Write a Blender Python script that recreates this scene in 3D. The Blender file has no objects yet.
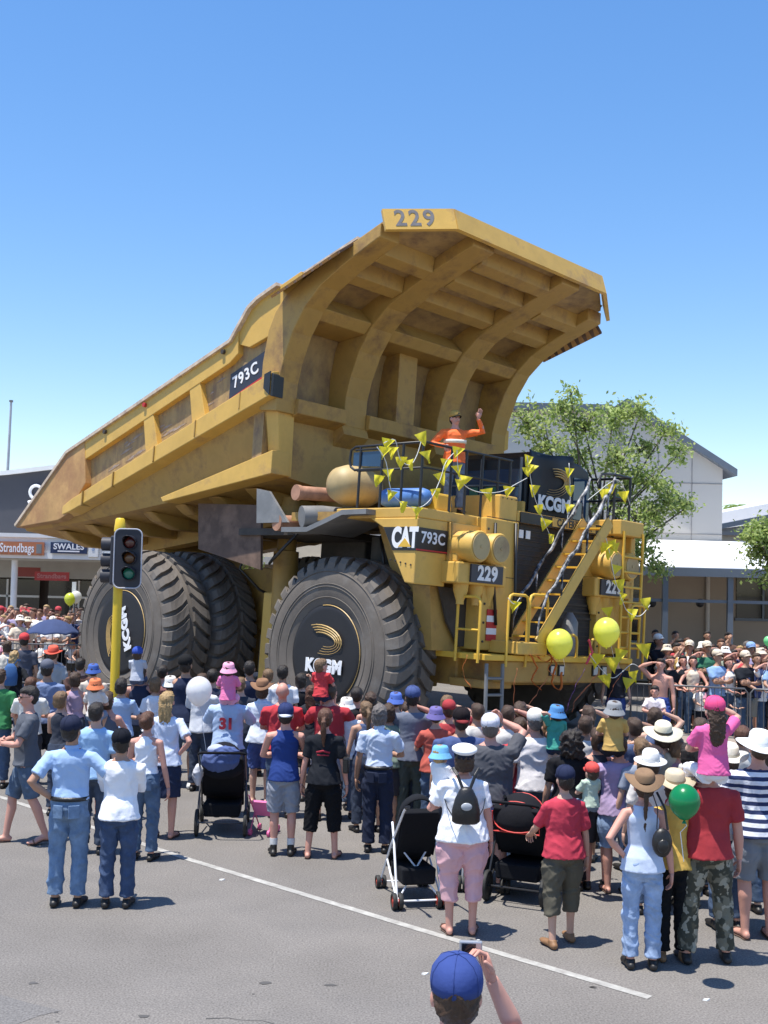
import bpy, bmesh, math, random
import numpy as np
from mathutils import Vector, Matrix
V = Vector
R = math.radians
rnd = random.Random(7)
scene = bpy.context.scene
COL = scene.collection

# ---------------------------------------------------------------- camera model
CH, CF, CP, CR = 3.33, 1150.0, 0.0445, 0.024
def ray(x, y):
    a, b = x - 384, y - 512
    cr, sr = math.cos(CR), math.sin(CR)
    A, B = (a*cr + b*sr)/CF, (-a*sr + b*cr)/CF
    c, s = math.cos(CP), math.sin(CP)
    return V((A, c + B*s, s - B*c))
CAMO = V((0, 0, CH))
def at(x, y, Y):            # point of the place seen at pixel x, y at depth Y
    d = ray(x, y); return CAMO + d*(Y/d.y)
def at_z(x, y, z):
    d = ray(x, y); return CAMO + d*((z - CH)/d.z)
def pix(P):
    d = V(P) - CAMO; c, s = math.cos(CP), math.sin(CP)
    f = d.y*c + d.z*s; v = -d.y*s + d.z*c
    a, b = CF*d.x/f, -CF*v/f
    return 384 + a*math.cos(CR) - b*math.sin(CR), 512 + a*math.sin(CR) + b*math.cos(CR)

# ---------------------------------------------------------------- materials
def C(h):
    h = h.lstrip('#'); o = []
    for i in (0, 2, 4):
        c = int(h[i:i+2], 16)/255
        o.append(c/12.92 if c <= .04045 else ((c + .055)/1.055)**2.4)
    return tuple(o)
_mats = {}
def mat(name, col, rough=.7, metal=0., var=.12, scale=3., bump=.0, bscale=40., dirt=None, damt=.5, dscale=1.5, spec=.5,
        stripe=None, scol=None, detail=6, trans=0., camo=None, emit=None, stretch=None, coat=0):
    key = name
    if key in _mats: return _mats[key]
    m = bpy.data.materials.new(name); m.use_nodes = True
    nt = m.node_tree; N = nt.nodes; L = nt.links; b = N['Principled BSDF']
    b.inputs['Roughness'].default_value = rough; b.inputs['Metallic'].default_value = metal
    b.inputs['Specular IOR Level'].default_value = spec
    if coat: b.inputs['Coat Weight'].default_value = coat
    tc = N.new('ShaderNodeTexCoord'); src = tc.outputs['Object']
    if stretch:
        mp = N.new('ShaderNodeMapping'); mp.inputs['Scale'].default_value = stretch; L.new(src, mp.inputs[0]); src2 = mp.outputs[0]
    else: src2 = src
    def nz(sc, det=detail, rg=.6, s=None):
        n = N.new('ShaderNodeTexNoise'); n.inputs['Scale'].default_value = sc; n.inputs['Detail'].default_value = det
        n.inputs['Roughness'].default_value = rg; L.new(s or src2, n.inputs['Vector']); return n.outputs['Fac']
    def ramp(f, p0, c0, p1, c1, ip='LINEAR'):
        r = N.new('ShaderNodeValToRGB'); e = r.color_ramp.elements; r.color_ramp.interpolation = ip
        e[0].position = p0; e[0].color = (*c0, 1); e[1].position = p1; e[1].color = (*c1, 1); L.new(f, r.inputs[0]); return r
    def mix(f, a, bb):
        x = N.new('ShaderNodeMix'); x.data_type = 'RGBA'; L.new(f, x.inputs['Factor'])
        for s_, v_ in ((x.inputs['A'], a), (x.inputs['B'], bb)):
            if isinstance(v_, tuple): s_.default_value = (*v_, 1)
            else: L.new(v_, s_)
        return x.outputs['Result']
    lo = tuple(c*(1 - var) for c in col); hi = tuple(min(1, c*(1 + var)) for c in col)
    out = ramp(nz(scale), .3, lo, .7, hi).outputs[0]
    if camo:
        n1 = ramp(nz(9, 2, .5), .47, (0, 0, 0), .5, (1, 1, 1)).outputs[0]
        out = mix(n1, out, camo[0])
        n2 = ramp(nz(14, 2, .5), .55, (0, 0, 0), .57, (1, 1, 1)).outputs[0]
        out = mix(n2, out, camo[1])
    if stripe:
        w = N.new('ShaderNodeTexWave'); w.bands_direction = 'Z'; w.inputs['Scale'].default_value = stripe; w.inputs['Distortion'].default_value = .3
        L.new(src, w.inputs['Vector'])
        out = mix(ramp(w.outputs['Fac'], .48, (0, 0, 0), .56, (1, 1, 1)).outputs[0], out, scol)
    if dirt:
        f = ramp(nz(dscale, 8, .68), .62 - damt*.25, (0, 0, 0), .74 - damt*.1, (.85,)*3).outputs[0]
        out = mix(f, out, dirt)
    L.new(out, b.inputs['Base Color'])
    if bump:
        bp = N.new('ShaderNodeBump'); bp.inputs['Strength'].default_value = bump; bp.inputs['Distance'].default_value = .02
        L.new(nz(bscale, 4), bp.inputs['Height']); L.new(bp.outputs[0], b.inputs['Normal'])
    if trans:
        b.inputs['Subsurface Weight'].default_value = 0
        t = N.new('ShaderNodeBsdfTranslucent'); L.new(out, t.inputs[0])
        ms = N.new('ShaderNodeMixShader'); ms.inputs[0].default_value = trans
        L.new(b.outputs[0], ms.inputs[1]); L.new(t.outputs[0], ms.inputs[2]); L.new(ms.outputs[0], N['Material Output'].inputs[0])
    if emit:
        b.inputs['Emission Color'].default_value = (*emit, 1); b.inputs['Emission Strength'].default_value = 1
    _mats[key] = m; return m

def cloth(h, kind='cotton', **k):
    c_ = C(h); lu = .3*c_[0] + .55*c_[1] + .15*c_[2]; c_ = tuple(x + (lu - x)*.2 for x in c_)
    nm = 'cloth_%s_%s%s' % (kind, h.lstrip('#'), '_'.join(str(v) for v in k.values() if isinstance(v, (int, float))))
    if kind == 'denim': c_ = tuple(x + (lu*.9 - x)*.28 for x in c_)
    if kind == 'denim': return mat(nm, c_, .9, var=.28, scale=9, bump=.35, bscale=14, spec=.2, **k)
    return mat(nm, c_, .88, var=.08, scale=6, bump=.3, bscale=11, spec=.2, **k)

# ---------------------------------------------------------------- mesh builder
class MB:
    def __init__(s): s.v = []; s.f = []; s.mi = []; s.cur = 0
    def add(s, vs, fs):
        n = len(s.v); s.v += [V(p) for p in vs]
        for f in fs: s.f.append([i + n for i in f]); s.mi.append(s.cur)
        return s
    def box(s, c, d, rot=None):
        x, y, z = d[0]/2, d[1]/2, d[2]/2
        vs = [V((i*x, j*y, k*z)) for k in (-1, 1) for j in (-1, 1) for i in (-1, 1)]
        if rot is not None: vs = [rot @ p for p in vs]
        return s.add([p + V(c) for p in vs], [(0, 2, 3, 1), (4, 5, 7, 6), (0, 1, 5, 4), (2, 6, 7, 3), (0, 4, 6, 2), (1, 3, 7, 5)])
    def b2(s, a, b):         # box from corner a to corner b
        return s.box([(a[i] + b[i])/2 for i in range(3)], [abs(a[i] - b[i]) for i in range(3)])
    def beam(s, a, b, w, h, up=(0, 0, 1)):
        a, b = V(a), V(b); t = (b - a).normalized(); u = V(up); sd = t.cross(u).normalized(); u = sd.cross(t)
        vs = []
        for p in (a, b):
            for i, j in ((-1, -1), (1, -1), (1, 1), (-1, 1)): vs.append(p + sd*(i*w/2) + u*(j*h/2))
        return s.add(vs, [(0, 1, 2, 3), (7, 6, 5, 4), (0, 4, 5, 1), (1, 5, 6, 2), (2, 6, 7, 3), (3, 7, 4, 0)])
    def loft(s, rings, close=True, cap=True):
        n = len(rings[0]); vs = [p for r in rings for p in r]; fs = []
        for i in range(len(rings) - 1):
            for j in range(n if close else n - 1):
                k = (j + 1) % n; fs.append((i*n + j, i*n + k, (i + 1)*n + k, (i + 1)*n + j))
        if cap: fs.append(tuple(range(n - 1, -1, -1))); fs.append(tuple((len(rings) - 1)*n + j for j in range(n)))
        return s.add(vs, fs)
    def tube(s, pts, r, n=8, ref=None, rd=False, cap=True):
        pts = [V(p) for p in pts]
        rr = list(r) if isinstance(r, (list, tuple)) and len(r) == len(pts) else [r]*len(pts)
        rr = [(q, q) if not isinstance(q, (tuple, list)) else q for q in rr]
        if rd:
            t0 = (pts[0] - pts[1]).normalized(); t1 = (pts[-1] - pts[-2]).normalized()
            a, b = max(rr[0]), max(rr[-1])
            sc = lambda q, k: (q[0]*k, q[1]*k)
            pts = [pts[0] + t0*a*.92, pts[0] + t0*a*.6] + pts + [pts[-1] + t1*b*.6, pts[-1] + t1*b*.92]
            rr = [sc(rr[0], .38), sc(rr[0], .8)] + rr + [sc(rr[-1], .8), sc(rr[-1], .38)]
        ts = []
        for i in range(len(pts)):
            a = pts[max(0, i - 1)]; b = pts[min(len(pts) - 1, i + 1)]; d = b - a
            ts.append(d.normalized() if d.length > 1e-9 else V((0, 0, 1)))
        if ref is None:
            ref = min((V((1, 0, 0)), V((0, 1, 0)), V((0, 0, 1))), key=lambda q: abs(q.dot(ts[0])))
        up = V(ref); rings = []
        for p, t, q in zip(pts, ts, rr):
            up = up - t*t.dot(up)
            if up.length < 1e-6: up = t.orthogonal()
            up.normalize(); sd = t.cross(up)
            rings.append([p + sd*(q[0]*math.cos(2*math.pi*k/n)) + up*(q[1]*math.sin(2*math.pi*k/n)) for k in range(n)])
        return s.loft(rings, True, cap)
    def ell(s, c, r, nu=14, nv=9, M=None):
        vs = []; fs = []; c = V(c)
        for i in range(nv + 1):
            a = math.pi*i/nv
            for j in range(nu):
                b = 2*math.pi*j/nu
                p = V((r[0]*math.sin(a)*math.cos(b), r[1]*math.sin(a)*math.sin(b), r[2]*math.cos(a)))
                vs.append(c + (M @ p if M is not None else p))
        for i in range(nv):
            for j in range(nu):
                k = (j + 1) % nu; fs.append((i*nu + j, (i + 1)*nu + j, (i + 1)*nu + k, i*nu + k))
        return s.add(vs, fs)
    def lathe(s, prof, c=(0, 0, 0), M=None, n=24, a0=0, a1=2*math.pi):
        c = V(c); full = abs(a1 - a0 - 2*math.pi) < 1e-6; m = n if full else n + 1; rings = []
        for r, z in prof:
            ring = []
            for j in range(m):
                a = a0 + (a1 - a0)*j/n; p = V((r*math.cos(a), r*math.sin(a), z)); ring.append(c + (M @ p if M is not None else p))
            rings.append(ring)
        return s.loft(rings, full, False)
    def prism(s, poly, fn, t0, t1):   # poly 2-D, fn(a, b, t) -> point
        n = len(poly)
        vs = [fn(a, b, t0) for a, b in poly] + [fn(a, b, t1) for a, b in poly]
        fs = [tuple(range(n))[::-1], tuple(range(n, 2*n))] + [(i, (i + 1) % n, n + (i + 1) % n, n + i) for i in range(n)]
        return s.add(vs, fs)
    def mesh(s, name, mats, smooth=False, recalc=True, weld=False):
        me = bpy.data.meshes.new(name); me.from_pydata([tuple(p) for p in s.v], [], s.f)
        for m in mats: me.materials.append(m)
        me.polygons.foreach_set('material_index', s.mi)
        if recalc or weld:
            bm = bmesh.new(); bm.from_mesh(me)
            if weld: bmesh.ops.remove_doubles(bm, verts=bm.verts, dist=1e-5)
            if recalc: bmesh.ops.recalc_face_normals(bm, faces=bm.faces)
            bm.to_mesh(me); bm.free()
        me.polygons.foreach_set('use_smooth', [smooth]*len(me.polygons)); me.update()
        return me
    def build(s, name, mats, parent=None, smooth=False, bevel=0, label=None, recalc=True, auto=None, weld=False):
        if not isinstance(mats, (list, tuple)): mats = [mats]
        me = s.mesh(name, mats, smooth, recalc, weld)
        o = bpy.data.objects.new(name, me); COL.objects.link(o)
        if parent is not None: o.parent = parent
        if bevel:
            b = o.modifiers.new('edge', 'BEVEL'); b.width = bevel; b.segments = 2; b.limit_method = 'ANGLE'; b.angle_limit = R(35)
        if auto:
            me.polygons.foreach_set('use_smooth', [True]*len(me.polygons)); me.set_sharp_from_angle(angle=R(auto))
        if label: o['label'] = label
        return o
def tag(o, label=None, cat=None, group=None, kind=None):
    if label: o['label'] = label
    if cat: o['category'] = cat
    if group: o['group'] = group
    if kind: o['kind'] = kind
    return o
def thing(name, label, cat, loc=(0, 0, 0), rz=0, group=None):
    o = bpy.data.objects.new(name, None); COL.objects.link(o); o.location = loc; o.rotation_euler = (0, 0, rz)
    o.empty_display_size = .2
    return tag(o, label, cat, group)
def copy_tree(o, parent=None):
    c = o.copy(); COL.objects.link(c)
    if parent is not None: c.parent = parent
    for ch in list(o.children): copy_tree(ch, c)
    return c
def text_mesh(name, s, size, m, parent, M, ext=.006, bold=.0, spacing=1., align='CENTER', shear=0):
    cu = bpy.data.curves.new(name, 'FONT'); cu.body = s; cu.size = size; cu.extrude = ext; cu.offset = bold
    cu.align_x = align; cu.align_y = 'CENTER'; cu.space_character = spacing; cu.shear = shear
    t = bpy.data.objects.new(name, cu); COL.objects.link(t)
    me = bpy.data.meshes.new_from_object(t.evaluated_get(bpy.context.evaluated_depsgraph_get()))
    bpy.data.objects.remove(t); bpy.data.curves.remove(cu)
    me.transform(M); me.materials.clear(); me.materials.append(m); me.name = name
    o = bpy.data.objects.new(name, me); COL.objects.link(o)
    if parent is not None: o.parent = parent
    return o
def frame(o, x, y):          # matrix with text x along x, text up along y, origin o
    x = V(x).normalized(); y = V(y); z = x.cross(y).normalized(); y = z.cross(x)
    M = Matrix((x, y, z)).transposed().to_4x4(); M.translation = V(o); return M
def remesh(mb, vox, smooth=2, fold=0., seed=0, fs=7.):
    me = bpy.data.meshes.new('t'); me.from_pydata([tuple(p) for p in mb.v], [], mb.f)
    bm = bmesh.new(); bm.from_mesh(me); bmesh.ops.recalc_face_normals(bm, faces=bm.faces); bm.to_mesh(me); bm.free()
    o = bpy.data.objects.new('t', me); COL.objects.link(o)
    r = o.modifiers.new('r', 'REMESH'); r.mode = 'VOXEL'; r.voxel_size = vox; r.use_smooth_shade = True
    if smooth:
        sm = o.modifiers.new('s', 'SMOOTH'); sm.iterations = smooth; sm.factor = .5
    out = bpy.data.meshes.new_from_object(o.evaluated_get(bpy.context.evaluated_depsgraph_get()))
    bpy.data.objects.remove(o); bpy.data.meshes.remove(me)
    if fold:
        n = len(out.vertices); co = np.empty(n*3); out.vertices.foreach_get('co', co); co = co.reshape(-1, 3)
        nm = np.empty(n*3, dtype=np.float32); out.vertex_normals.foreach_get('vector', nm); nm = nm.reshape(-1, 3)
        rg = np.random.RandomState(int(abs(seed)*1000) % 100000); q = co*fs*2.2; d = np.zeros(n)
        q = q + .9*np.sin(q[:, [1, 2, 0]]*1.3 + rg.uniform(0, 6, 3))
        for k in range(4):
            w_ = rg.normal(0, 1, 3)*(1, 1, 1.25)*(1 + .55*k); d += (1.15 - 2*np.abs(np.sin(q @ w_*.5 + rg.uniform(0, 6))))/(1 + .5*k)
        co = co + nm*(fold*.6*np.maximum(d, -.7))[:, None]; out.vertices.foreach_set('co', co.ravel()); out.update()
    return out
# ---------------------------------------------------------------- world, sun, camera
w = bpy.data.worlds.new('World'); scene.world = w; w.use_nodes = True
nt = w.node_tree; sky = nt.nodes.new('ShaderNodeTexSky'); sky.sky_type = 'NISHITA'; sky.sun_disc = False
SUN = V((-.218, -.104, .970)).normalized()
sky.sun_elevation = math.asin(SUN.z); sky.sun_rotation = math.atan2(SUN.x, SUN.y)
sky.air_density = 1.0; sky.dust_density = .3; sky.ozone_density = 1.5; sky.altitude = 350
hsv = nt.nodes.new('ShaderNodeHueSaturation'); hsv.inputs['Saturation'].default_value = 1.5; hsv.inputs['Hue'].default_value = .508; hsv.inputs['Value'].default_value = 1.5; gm = nt.nodes.new('ShaderNodeGamma'); gm.inputs['Gamma'].default_value = .74; nt.links.new(sky.outputs[0], gm.inputs[0]); nt.links.new(gm.outputs[0], hsv.inputs['Color']); nt.links.new(hsv.outputs[0], nt.nodes['Background'].inputs[0]); nt.nodes['Background'].inputs[1].default_value = .15
sl = bpy.data.lights.new('sun', 'SUN'); sl.energy = 4.9; sl.angle = R(.55); sl.color = (1, .955, .87)
so = bpy.data.objects.new('sun', sl); COL.objects.link(so); so.rotation_euler = (-SUN).to_track_quat('-Z', 'Y').to_euler()
cd = bpy.data.cameras.new('camera'); cam = bpy.data.objects.new('camera', cd); COL.objects.link(cam); scene.camera = cam
cd.sensor_fit = 'VERTICAL'; cd.sensor_height = 36; cd.lens = CF/1024*36; cd.clip_end = 3000; cd.clip_start = .05
c_, s_ = math.cos(CP), math.sin(CP); rt, up, bk = V((1, 0, 0)), V((0, -s_, c_)), V((0, -c_, -s_))
cr_, sr_ = math.cos(CR), math.sin(CR)
M = Matrix((rt*cr_ + up*sr_, up*cr_ - rt*sr_, bk)).transposed().to_4x4(); M.translation = CAMO; cam.matrix_world = M
scene.view_settings.view_transform = 'Standard'; scene.view_settings.look = 'None'; scene.view_settings.gamma = 1
scene.view_settings.exposure = .5
scene.cycles.max_bounces = 6; scene.cycles.transparent_max_bounces = 6
# ================================================================ the mining truck
TX, TY, PH, TAU = 1.251, 23.03, .7707, .058
eu = V((math.cos(PH), -math.sin(PH), 0)); ev0 = V((-math.sin(PH), -math.cos(PH), 0))
ev = ev0*math.cos(TAU) + V((0, 0, math.sin(TAU))); ez = V((0, 0, 1))*math.cos(TAU) - ev0*math.sin(TAU)
TORG = V((TX, TY, 0)) + ev0*3.4 - ev*3.4
TM = Matrix((eu, -ev, ez)).transposed().to_4x4(); TM.translation = TORG
TMI = TM.inverted()
def P(u, v, z): return V((u, -v, z))
def W(u, v, z): return TM @ P(u, v, z)
def on_u(x, y, u):           # truck-frame point seen at a pixel on the plane u = const
    o = TMI @ CAMO; d = TMI.to_3x3() @ ray(x, y); q = o + d*((u - o.x)/d.x); return q
def on_v(x, y, v):
    o = TMI @ CAMO; d = TMI.to_3x3() @ ray(x, y); q = o + d*((-v - o.y)/d.y); return q
def bx(mb, u0, u1, v0, v1, z0, z1): return mb.b2(P(u0, v0, z0), P(u1, v1, z1))

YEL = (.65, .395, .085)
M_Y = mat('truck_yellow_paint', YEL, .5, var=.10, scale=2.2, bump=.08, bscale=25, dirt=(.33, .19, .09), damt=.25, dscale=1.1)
M_YD = mat('worn_shaded_yellow', (.45, .27, .070), .6, var=.14, scale=1.6, bump=.10, bscale=18, dirt=(.20, .11, .05), damt=.5, dscale=1.6)  # worn paint, its base also darkened to deepen the shade inside the tray
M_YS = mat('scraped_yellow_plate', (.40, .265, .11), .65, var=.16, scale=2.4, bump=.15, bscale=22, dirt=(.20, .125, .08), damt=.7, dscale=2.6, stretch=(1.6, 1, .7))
M_RUST = mat('rust_stained_yellow', (.50, .29, .11), .7, var=.18, scale=1.8, bump=.1, bscale=20, dirt=(.32, .15, .07), damt=.8, dscale=1.2)
M_RIM = mat('chipped_pale_edge', (.62, .50, .38), .7, var=.2, scale=6, dirt=(.35, .25, .2), damt=.6, dscale=5)
M_DK = mat('greasy_dark_steel', (.055, .045, .038), .7, var=.3, scale=3, bump=.15)
M_BRN = mat('rusty_brown_plate', (.12, .075, .055), .8, var=.25, scale=3, dirt=(.22, .14, .1), damt=.5)
M_BLK = mat('black_steel', (.018, .018, .02), .45, var=.2)
M_GRID = mat('black_grille_mesh', (.022, .02, .022), .6, var=.3, scale=8)
M_TYRE = mat('dusty_tyre_rubber', (.150, .130, .112), .88, var=.16, scale=2.5, bump=.12, bscale=30, dirt=(.20, .185, .17), damt=.35, dscale=1.6, spec=.3)
M_GRY = mat('grey_steel_sheet', (.19, .19, .19), .5, var=.15, dirt=(.3, .28, .25), damt=.3)
M_PINK = mat('rusty_pipe', (.42, .22, .14), .75, var=.25, scale=5, dirt=(.25, .12, .07), damt=.6)
M_TAN = mat('dull_tan_tank', (.46, .34, .16), .55, var=.15, dirt=(.25, .16, .08), damt=.5)
M_WHT = mat('white_lettering', (.82, .82, .84), .6, var=.03)
M_NAVY = mat('navy_sign_plate', (.030, .032, .05), .45, var=.1)
M_LETG = mat('grey_number_paint', (.17, .16, .165), .7, var=.2, scale=9)
M_GOLD = mat('gold_swoosh_print', (.50, .33, .12), .5, var=.1)
M_BAN = mat('black_vinyl_banner', (.012, .011, .013), .6, var=.2, scale=2, bump=.25, bscale=3.5)
M_GLS = mat('blue_tinted_glass', (.02, .05, .10), .06, var=.1, spec=.8)
M_RED = mat('red_stripe_paint', (.5, .03, .03), .6, var=.05)
M_CHR = mat('bright_lamp_glass', (.55, .55, .52), .15, var=.05, spec=.8)
M_YR = mat('safety_yellow_rail', (.72, .43, .05), .5, var=.08)

truck = bpy.data.objects.new('dump_truck', None); COL.objects.link(truck); truck.matrix_world = TM
tag(truck, 'giant yellow mining dump truck with raised tray, parked on the road behind the crowd', 'dump truck')

# ---------------- tray
topline = [(-11.19, 4.01), (-9.08, 5.73), (-3.14, 7.70), (-2.64, 8.31), (-2.38, 8.46), (-1.79, 8.66)]
RIB = [(-1.62, 6.2), (-1.6, 6.8), (-1.5, 7.2), (-1.3, 7.7), (-1.0, 8.15), (-.6, 8.5), (0, 8.80), (.8, 9.12)]
RIBS = []
for i in range(len(RIB) - 1):
    (a, b), (c, d) = RIB[i], RIB[i + 1]
    for k in range(3): RIBS.append((a + (c - a)*k/3, b + (d - b)*k/3))
RIBS.append(RIB[-1])
SK = [(-2.12, 4.95), (-2.12, 6.2), (-2.12, 7.2), (-2.02, 7.8), (-1.85, 8.15), (-1.55, 8.45), (-1.0, 8.72), (0, 9.09)]
BK = [(-2.4, 4.95), (-2.42, 6.2), (-2.42, 7.2), (-2.40, 7.9), (-2.3, 8.2), (-1.95, 8.5), (-1.2, 8.83), (0, 9.19)]
def uend(v): return 1.55 if abs(v) <= 2.4 else 1.55 - (abs(v) - 2.4)/(3.52 - 2.4)*.66
mb = MB(); rings = []
for v in (3.39, 3.1, 2.4, 1.4, 0, -1.4, -2.4, -3.1, -3.39):
    e = uend(v); ze = 9.09 + e*.348
    ring = [P(a, v, b) for a, b in SK] + [P(e, v, ze)] + [P(e, v, ze + .1)] + [P(a, v, b) for a, b in reversed(BK)]
    rings.append(ring)
mb.loft(rings)
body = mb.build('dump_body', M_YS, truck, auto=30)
# lower hull with shallow V floor
mb = MB(); rings = []
for u, zt, zc in ((-11.15, 4.10, 3.93), (-9.6, 4.35, 4.08), (-7, 5.1, 4.37), (-5.37, 5.55, 4.56), (-3.5, 6.05, 4.80), (-1.85, 6.45, 5.02)):
    vc = 3.28 if u < -11 else 3.12
    rings.append([P(u, 3.42, zt), P(u, vc, zc), P(u, 1.2, zc - .22), P(u, -1.2, zc - .22), P(u, -vc, zc), P(u, -3.42, zt), P(u, -3.2, zt + .05), P(u, 3.2, zt + .05)])
mb.loft(rings)
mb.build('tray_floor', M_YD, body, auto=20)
for s in (1, -1):
    mb = MB()
    pl = [(-11.19, 4.01)] + topline[1:] + [(-1.2, 8.85), (.13, 9.24), (1.0, 9.54)] + [(.8, 9.3), (0, 9.0), (-.7, 8.7), (-1.2, 8.3), (-1.6, 7.6), (-1.75, 7.0), (-1.75, 6.45), (-9.7, 4.2)]
    mb.prism(pl, lambda a, b, t: P(a, t, b), s*3.28, s*3.40)
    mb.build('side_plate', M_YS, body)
    # tail panel, smooth rust-stained
    mb = MB(); mb.prism([(-11.19, 3.99), (-9.08, 5.75), (-8.35, 5.98), (-8.15, 5.0), (-8.8, 4.30), (-9.2, 4.16)], lambda a, b, t: P(a, t, b), s*3.30, s*3.56)
    mb.build('tail_panel', M_RUST, body, bevel=.015)
    # top rail
    mb = MB(); wv = .42
    pl = [(-9.08, 5.752), (-3.14, 7.72), (-2.95, 7.95), (-2.9, 7.45), (-3.15, 7.28), (-8.4, 5.52), (-8.6, 5.6)]
    mb.prism(pl, lambda a, b, t: P(a, t, b), s*3.30, s*3.54)
    mb.build('top_rail', M_Y, body, bevel=.012)
    mb = MB(); mb.prism([(-3.14, 7.70), (-2.64, 8.33), (-2.38, 8.48), (-1.79, 8.68), (-1.2, 8.87), (-1.0, 8.15), (-1.3, 7.9), (-2.6, 7.55)], lambda a, b, t: P(a, t, b), s*3.30, s*3.50)
    mb.build('corner_gusset', M_Y, body, bevel=.012)
    mb = MB()
    for (a, b), (c, d) in zip(topline[:-1], topline[1:]):
        mb.beam(P(a, s*3.43, b + .03), P(c, s*3.43, d + .03), .34, .07)
    mb.build('rim_cap', M_RIM, body)
    # tapered posts
    for ut, ub in ((-5.95, -5.75), (-4.35, -4.15)):
        mb = MB()
        zt, zb = 5.73 + (ut + 9.08)*.3316, 4.24 + (ub + 9.83)*.329
        mb.prism([(ut - .16, zt - .2), (ut + .16, zt - .1), (ub + .34, zb + .06), (ub - .1, zb - .06)], lambda a, b, t: P(a, t, b), s*3.30, s*3.53)
        mb.build('side_post', M_Y, body, bevel=.012)
    # ledge beam
    mb = MB()
    mb.loft([[P(-9.9, s*3.3, 4.22), P(-9.9, s*3.45, 4.20), P(-9.9, s*3.45, 4.14), P(-9.9, s*3.3, 4.12)],
             [P(-8.6, s*3.3, 4.68), P(-8.6, s*3.62, 4.64), P(-8.6, s*3.62, 4.36), P(-8.6, s*3.3, 4.30)],
             [P(-1.62, s*3.3, 7.0), P(-1.62, s*3.66, 6.94), P(-1.62, s*3.66, 6.50), P(-1.62, s*3.3, 6.42)]])
    mb.build('side_ledge', M_Y, body, bevel=.015)
    if s > 0:
        mb = MB(); mb.prism([(-1.66, 6.47), (-1.585, 6.45), (-1.585, 6.88), (-1.66, 6.93)], lambda a, b, t: P(a, t, b), 3.665, 3.40)
        mb.prism([(-1.85, 6.62), (-1.66, 6.47), (-1.66, 6.95), (-1.85, 6.90)], lambda a, b, t: P(a, t, b), 3.67, 3.69)
        mb.build('black_corner', M_BLK, body, bevel=.01)
    mb = MB(); mb.prism([(-5.3, 4.62), (-1.72, 5.46), (-1.72, 5.0), (-5.2, 4.52)], lambda a, b, t: P(a, t, b), s*3.0, s*3.45)  # bright wedge added in the shape of the sunlit patch below the ledge
    mb.build('sun_patch_wedge', M_Y, body, bevel=.015)
    # front lower corner plate
    mb = MB(); mb.loft([[P(-2.05, s*3.44, 6.44), P(-1.68, s*3.44, 6.44), P(-1.68, s*3.0, 6.44), P(-2.05, s*3.0, 6.44)],
                        [P(-2.05, s*3.2, 5.0), P(-1.75, s*3.2, 5.0), P(-1.75, s*2.9, 5.0), P(-2.05, s*2.9, 5.0)]])
    mb.build('corner_plate', M_Y, body, bevel=.01)
    # serrated side wing sloping outwards
    ua, ub = (-1.72, .22) if s > 0 else (-.95, .72)
    zz = lambda u: 8.62 + (u + 1.79)*.302
    mb = MB(); a, b = P(ua, s*3.38, zz(ua)), P(ub, s*3.38, zz(ub)); a2, b2 = P(ua + .1, s*3.84, zz(ua + .1) - .36), P(ub, s*3.84, zz(ub) - .34)
    d = V((0, 0, .04)); mb.loft([[a, a2, a2 + d, a + d], [b, b2, b2 + d, b + d]])
    wg = mb.build('side_wing', M_BRN, body)
    mb = MB(); mb.beam(a + V((0, 0, .06)), b + V((0, 0, .06)), .10, .05); mb.build('wing_edge', M_RIM, body)
    mb = MB(); nt_ = 8
    for k in range(nt_):
        q0 = a2.lerp(b2, (k + .1)/nt_); q1 = a2.lerp(b2, (k + .75)/nt_); q2 = a.lerp(b, (k + .75)/nt_)
        n_ = V((0, -s*.03, .02)); mb.loft([[q0, q1, q2], [q0 + n_*1.5, q1 + n_*1.5, q2 + n_*1.5]])
    mb.build('wing_teeth', M_RUST, body)
# ribs on the front wall and canopy
def rib(v0, v1, ue):
    mb = MB()
    prof = RIBS + [(ue, 9.12 + (ue - .8)*.345)]
    back = [(ue, 9.09 + ue*.348 + .01), (0, 9.10), (-1.0, 8.74), (-1.55, 8.47), (-1.85, 8.17), (-2.02, 7.82), (-2.13, 7.2), (-2.13, 6.25)]
    mb.prism(prof + back, lambda a, b, t: P(a, t, b), v0, v1)
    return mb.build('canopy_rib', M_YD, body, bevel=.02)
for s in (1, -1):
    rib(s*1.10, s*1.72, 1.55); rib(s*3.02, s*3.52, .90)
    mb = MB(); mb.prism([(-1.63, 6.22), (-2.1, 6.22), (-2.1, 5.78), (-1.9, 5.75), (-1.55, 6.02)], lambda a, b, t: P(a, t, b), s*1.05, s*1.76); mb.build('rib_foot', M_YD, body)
# cross beams on the wall
for v0, v1 in ((3.05, 1.73), (1.09, -1.09), (-1.73, -3.05)):
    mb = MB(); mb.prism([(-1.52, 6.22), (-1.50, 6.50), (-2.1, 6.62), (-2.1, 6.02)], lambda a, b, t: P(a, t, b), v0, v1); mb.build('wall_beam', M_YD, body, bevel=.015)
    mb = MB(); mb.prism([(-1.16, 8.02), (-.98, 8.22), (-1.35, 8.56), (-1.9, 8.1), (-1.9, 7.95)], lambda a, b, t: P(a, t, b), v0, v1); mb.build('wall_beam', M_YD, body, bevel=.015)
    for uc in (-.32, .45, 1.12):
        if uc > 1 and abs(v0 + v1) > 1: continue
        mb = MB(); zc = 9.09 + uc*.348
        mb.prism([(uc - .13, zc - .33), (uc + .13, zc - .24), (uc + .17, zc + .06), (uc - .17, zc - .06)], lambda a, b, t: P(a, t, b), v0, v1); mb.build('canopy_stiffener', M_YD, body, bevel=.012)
mb = MB(); bx(mb, -2.1, -1.55, .28, -.28, 6.5, 8.1); mb.build('wall_post', M_YD, body, bevel=.015)
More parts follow.
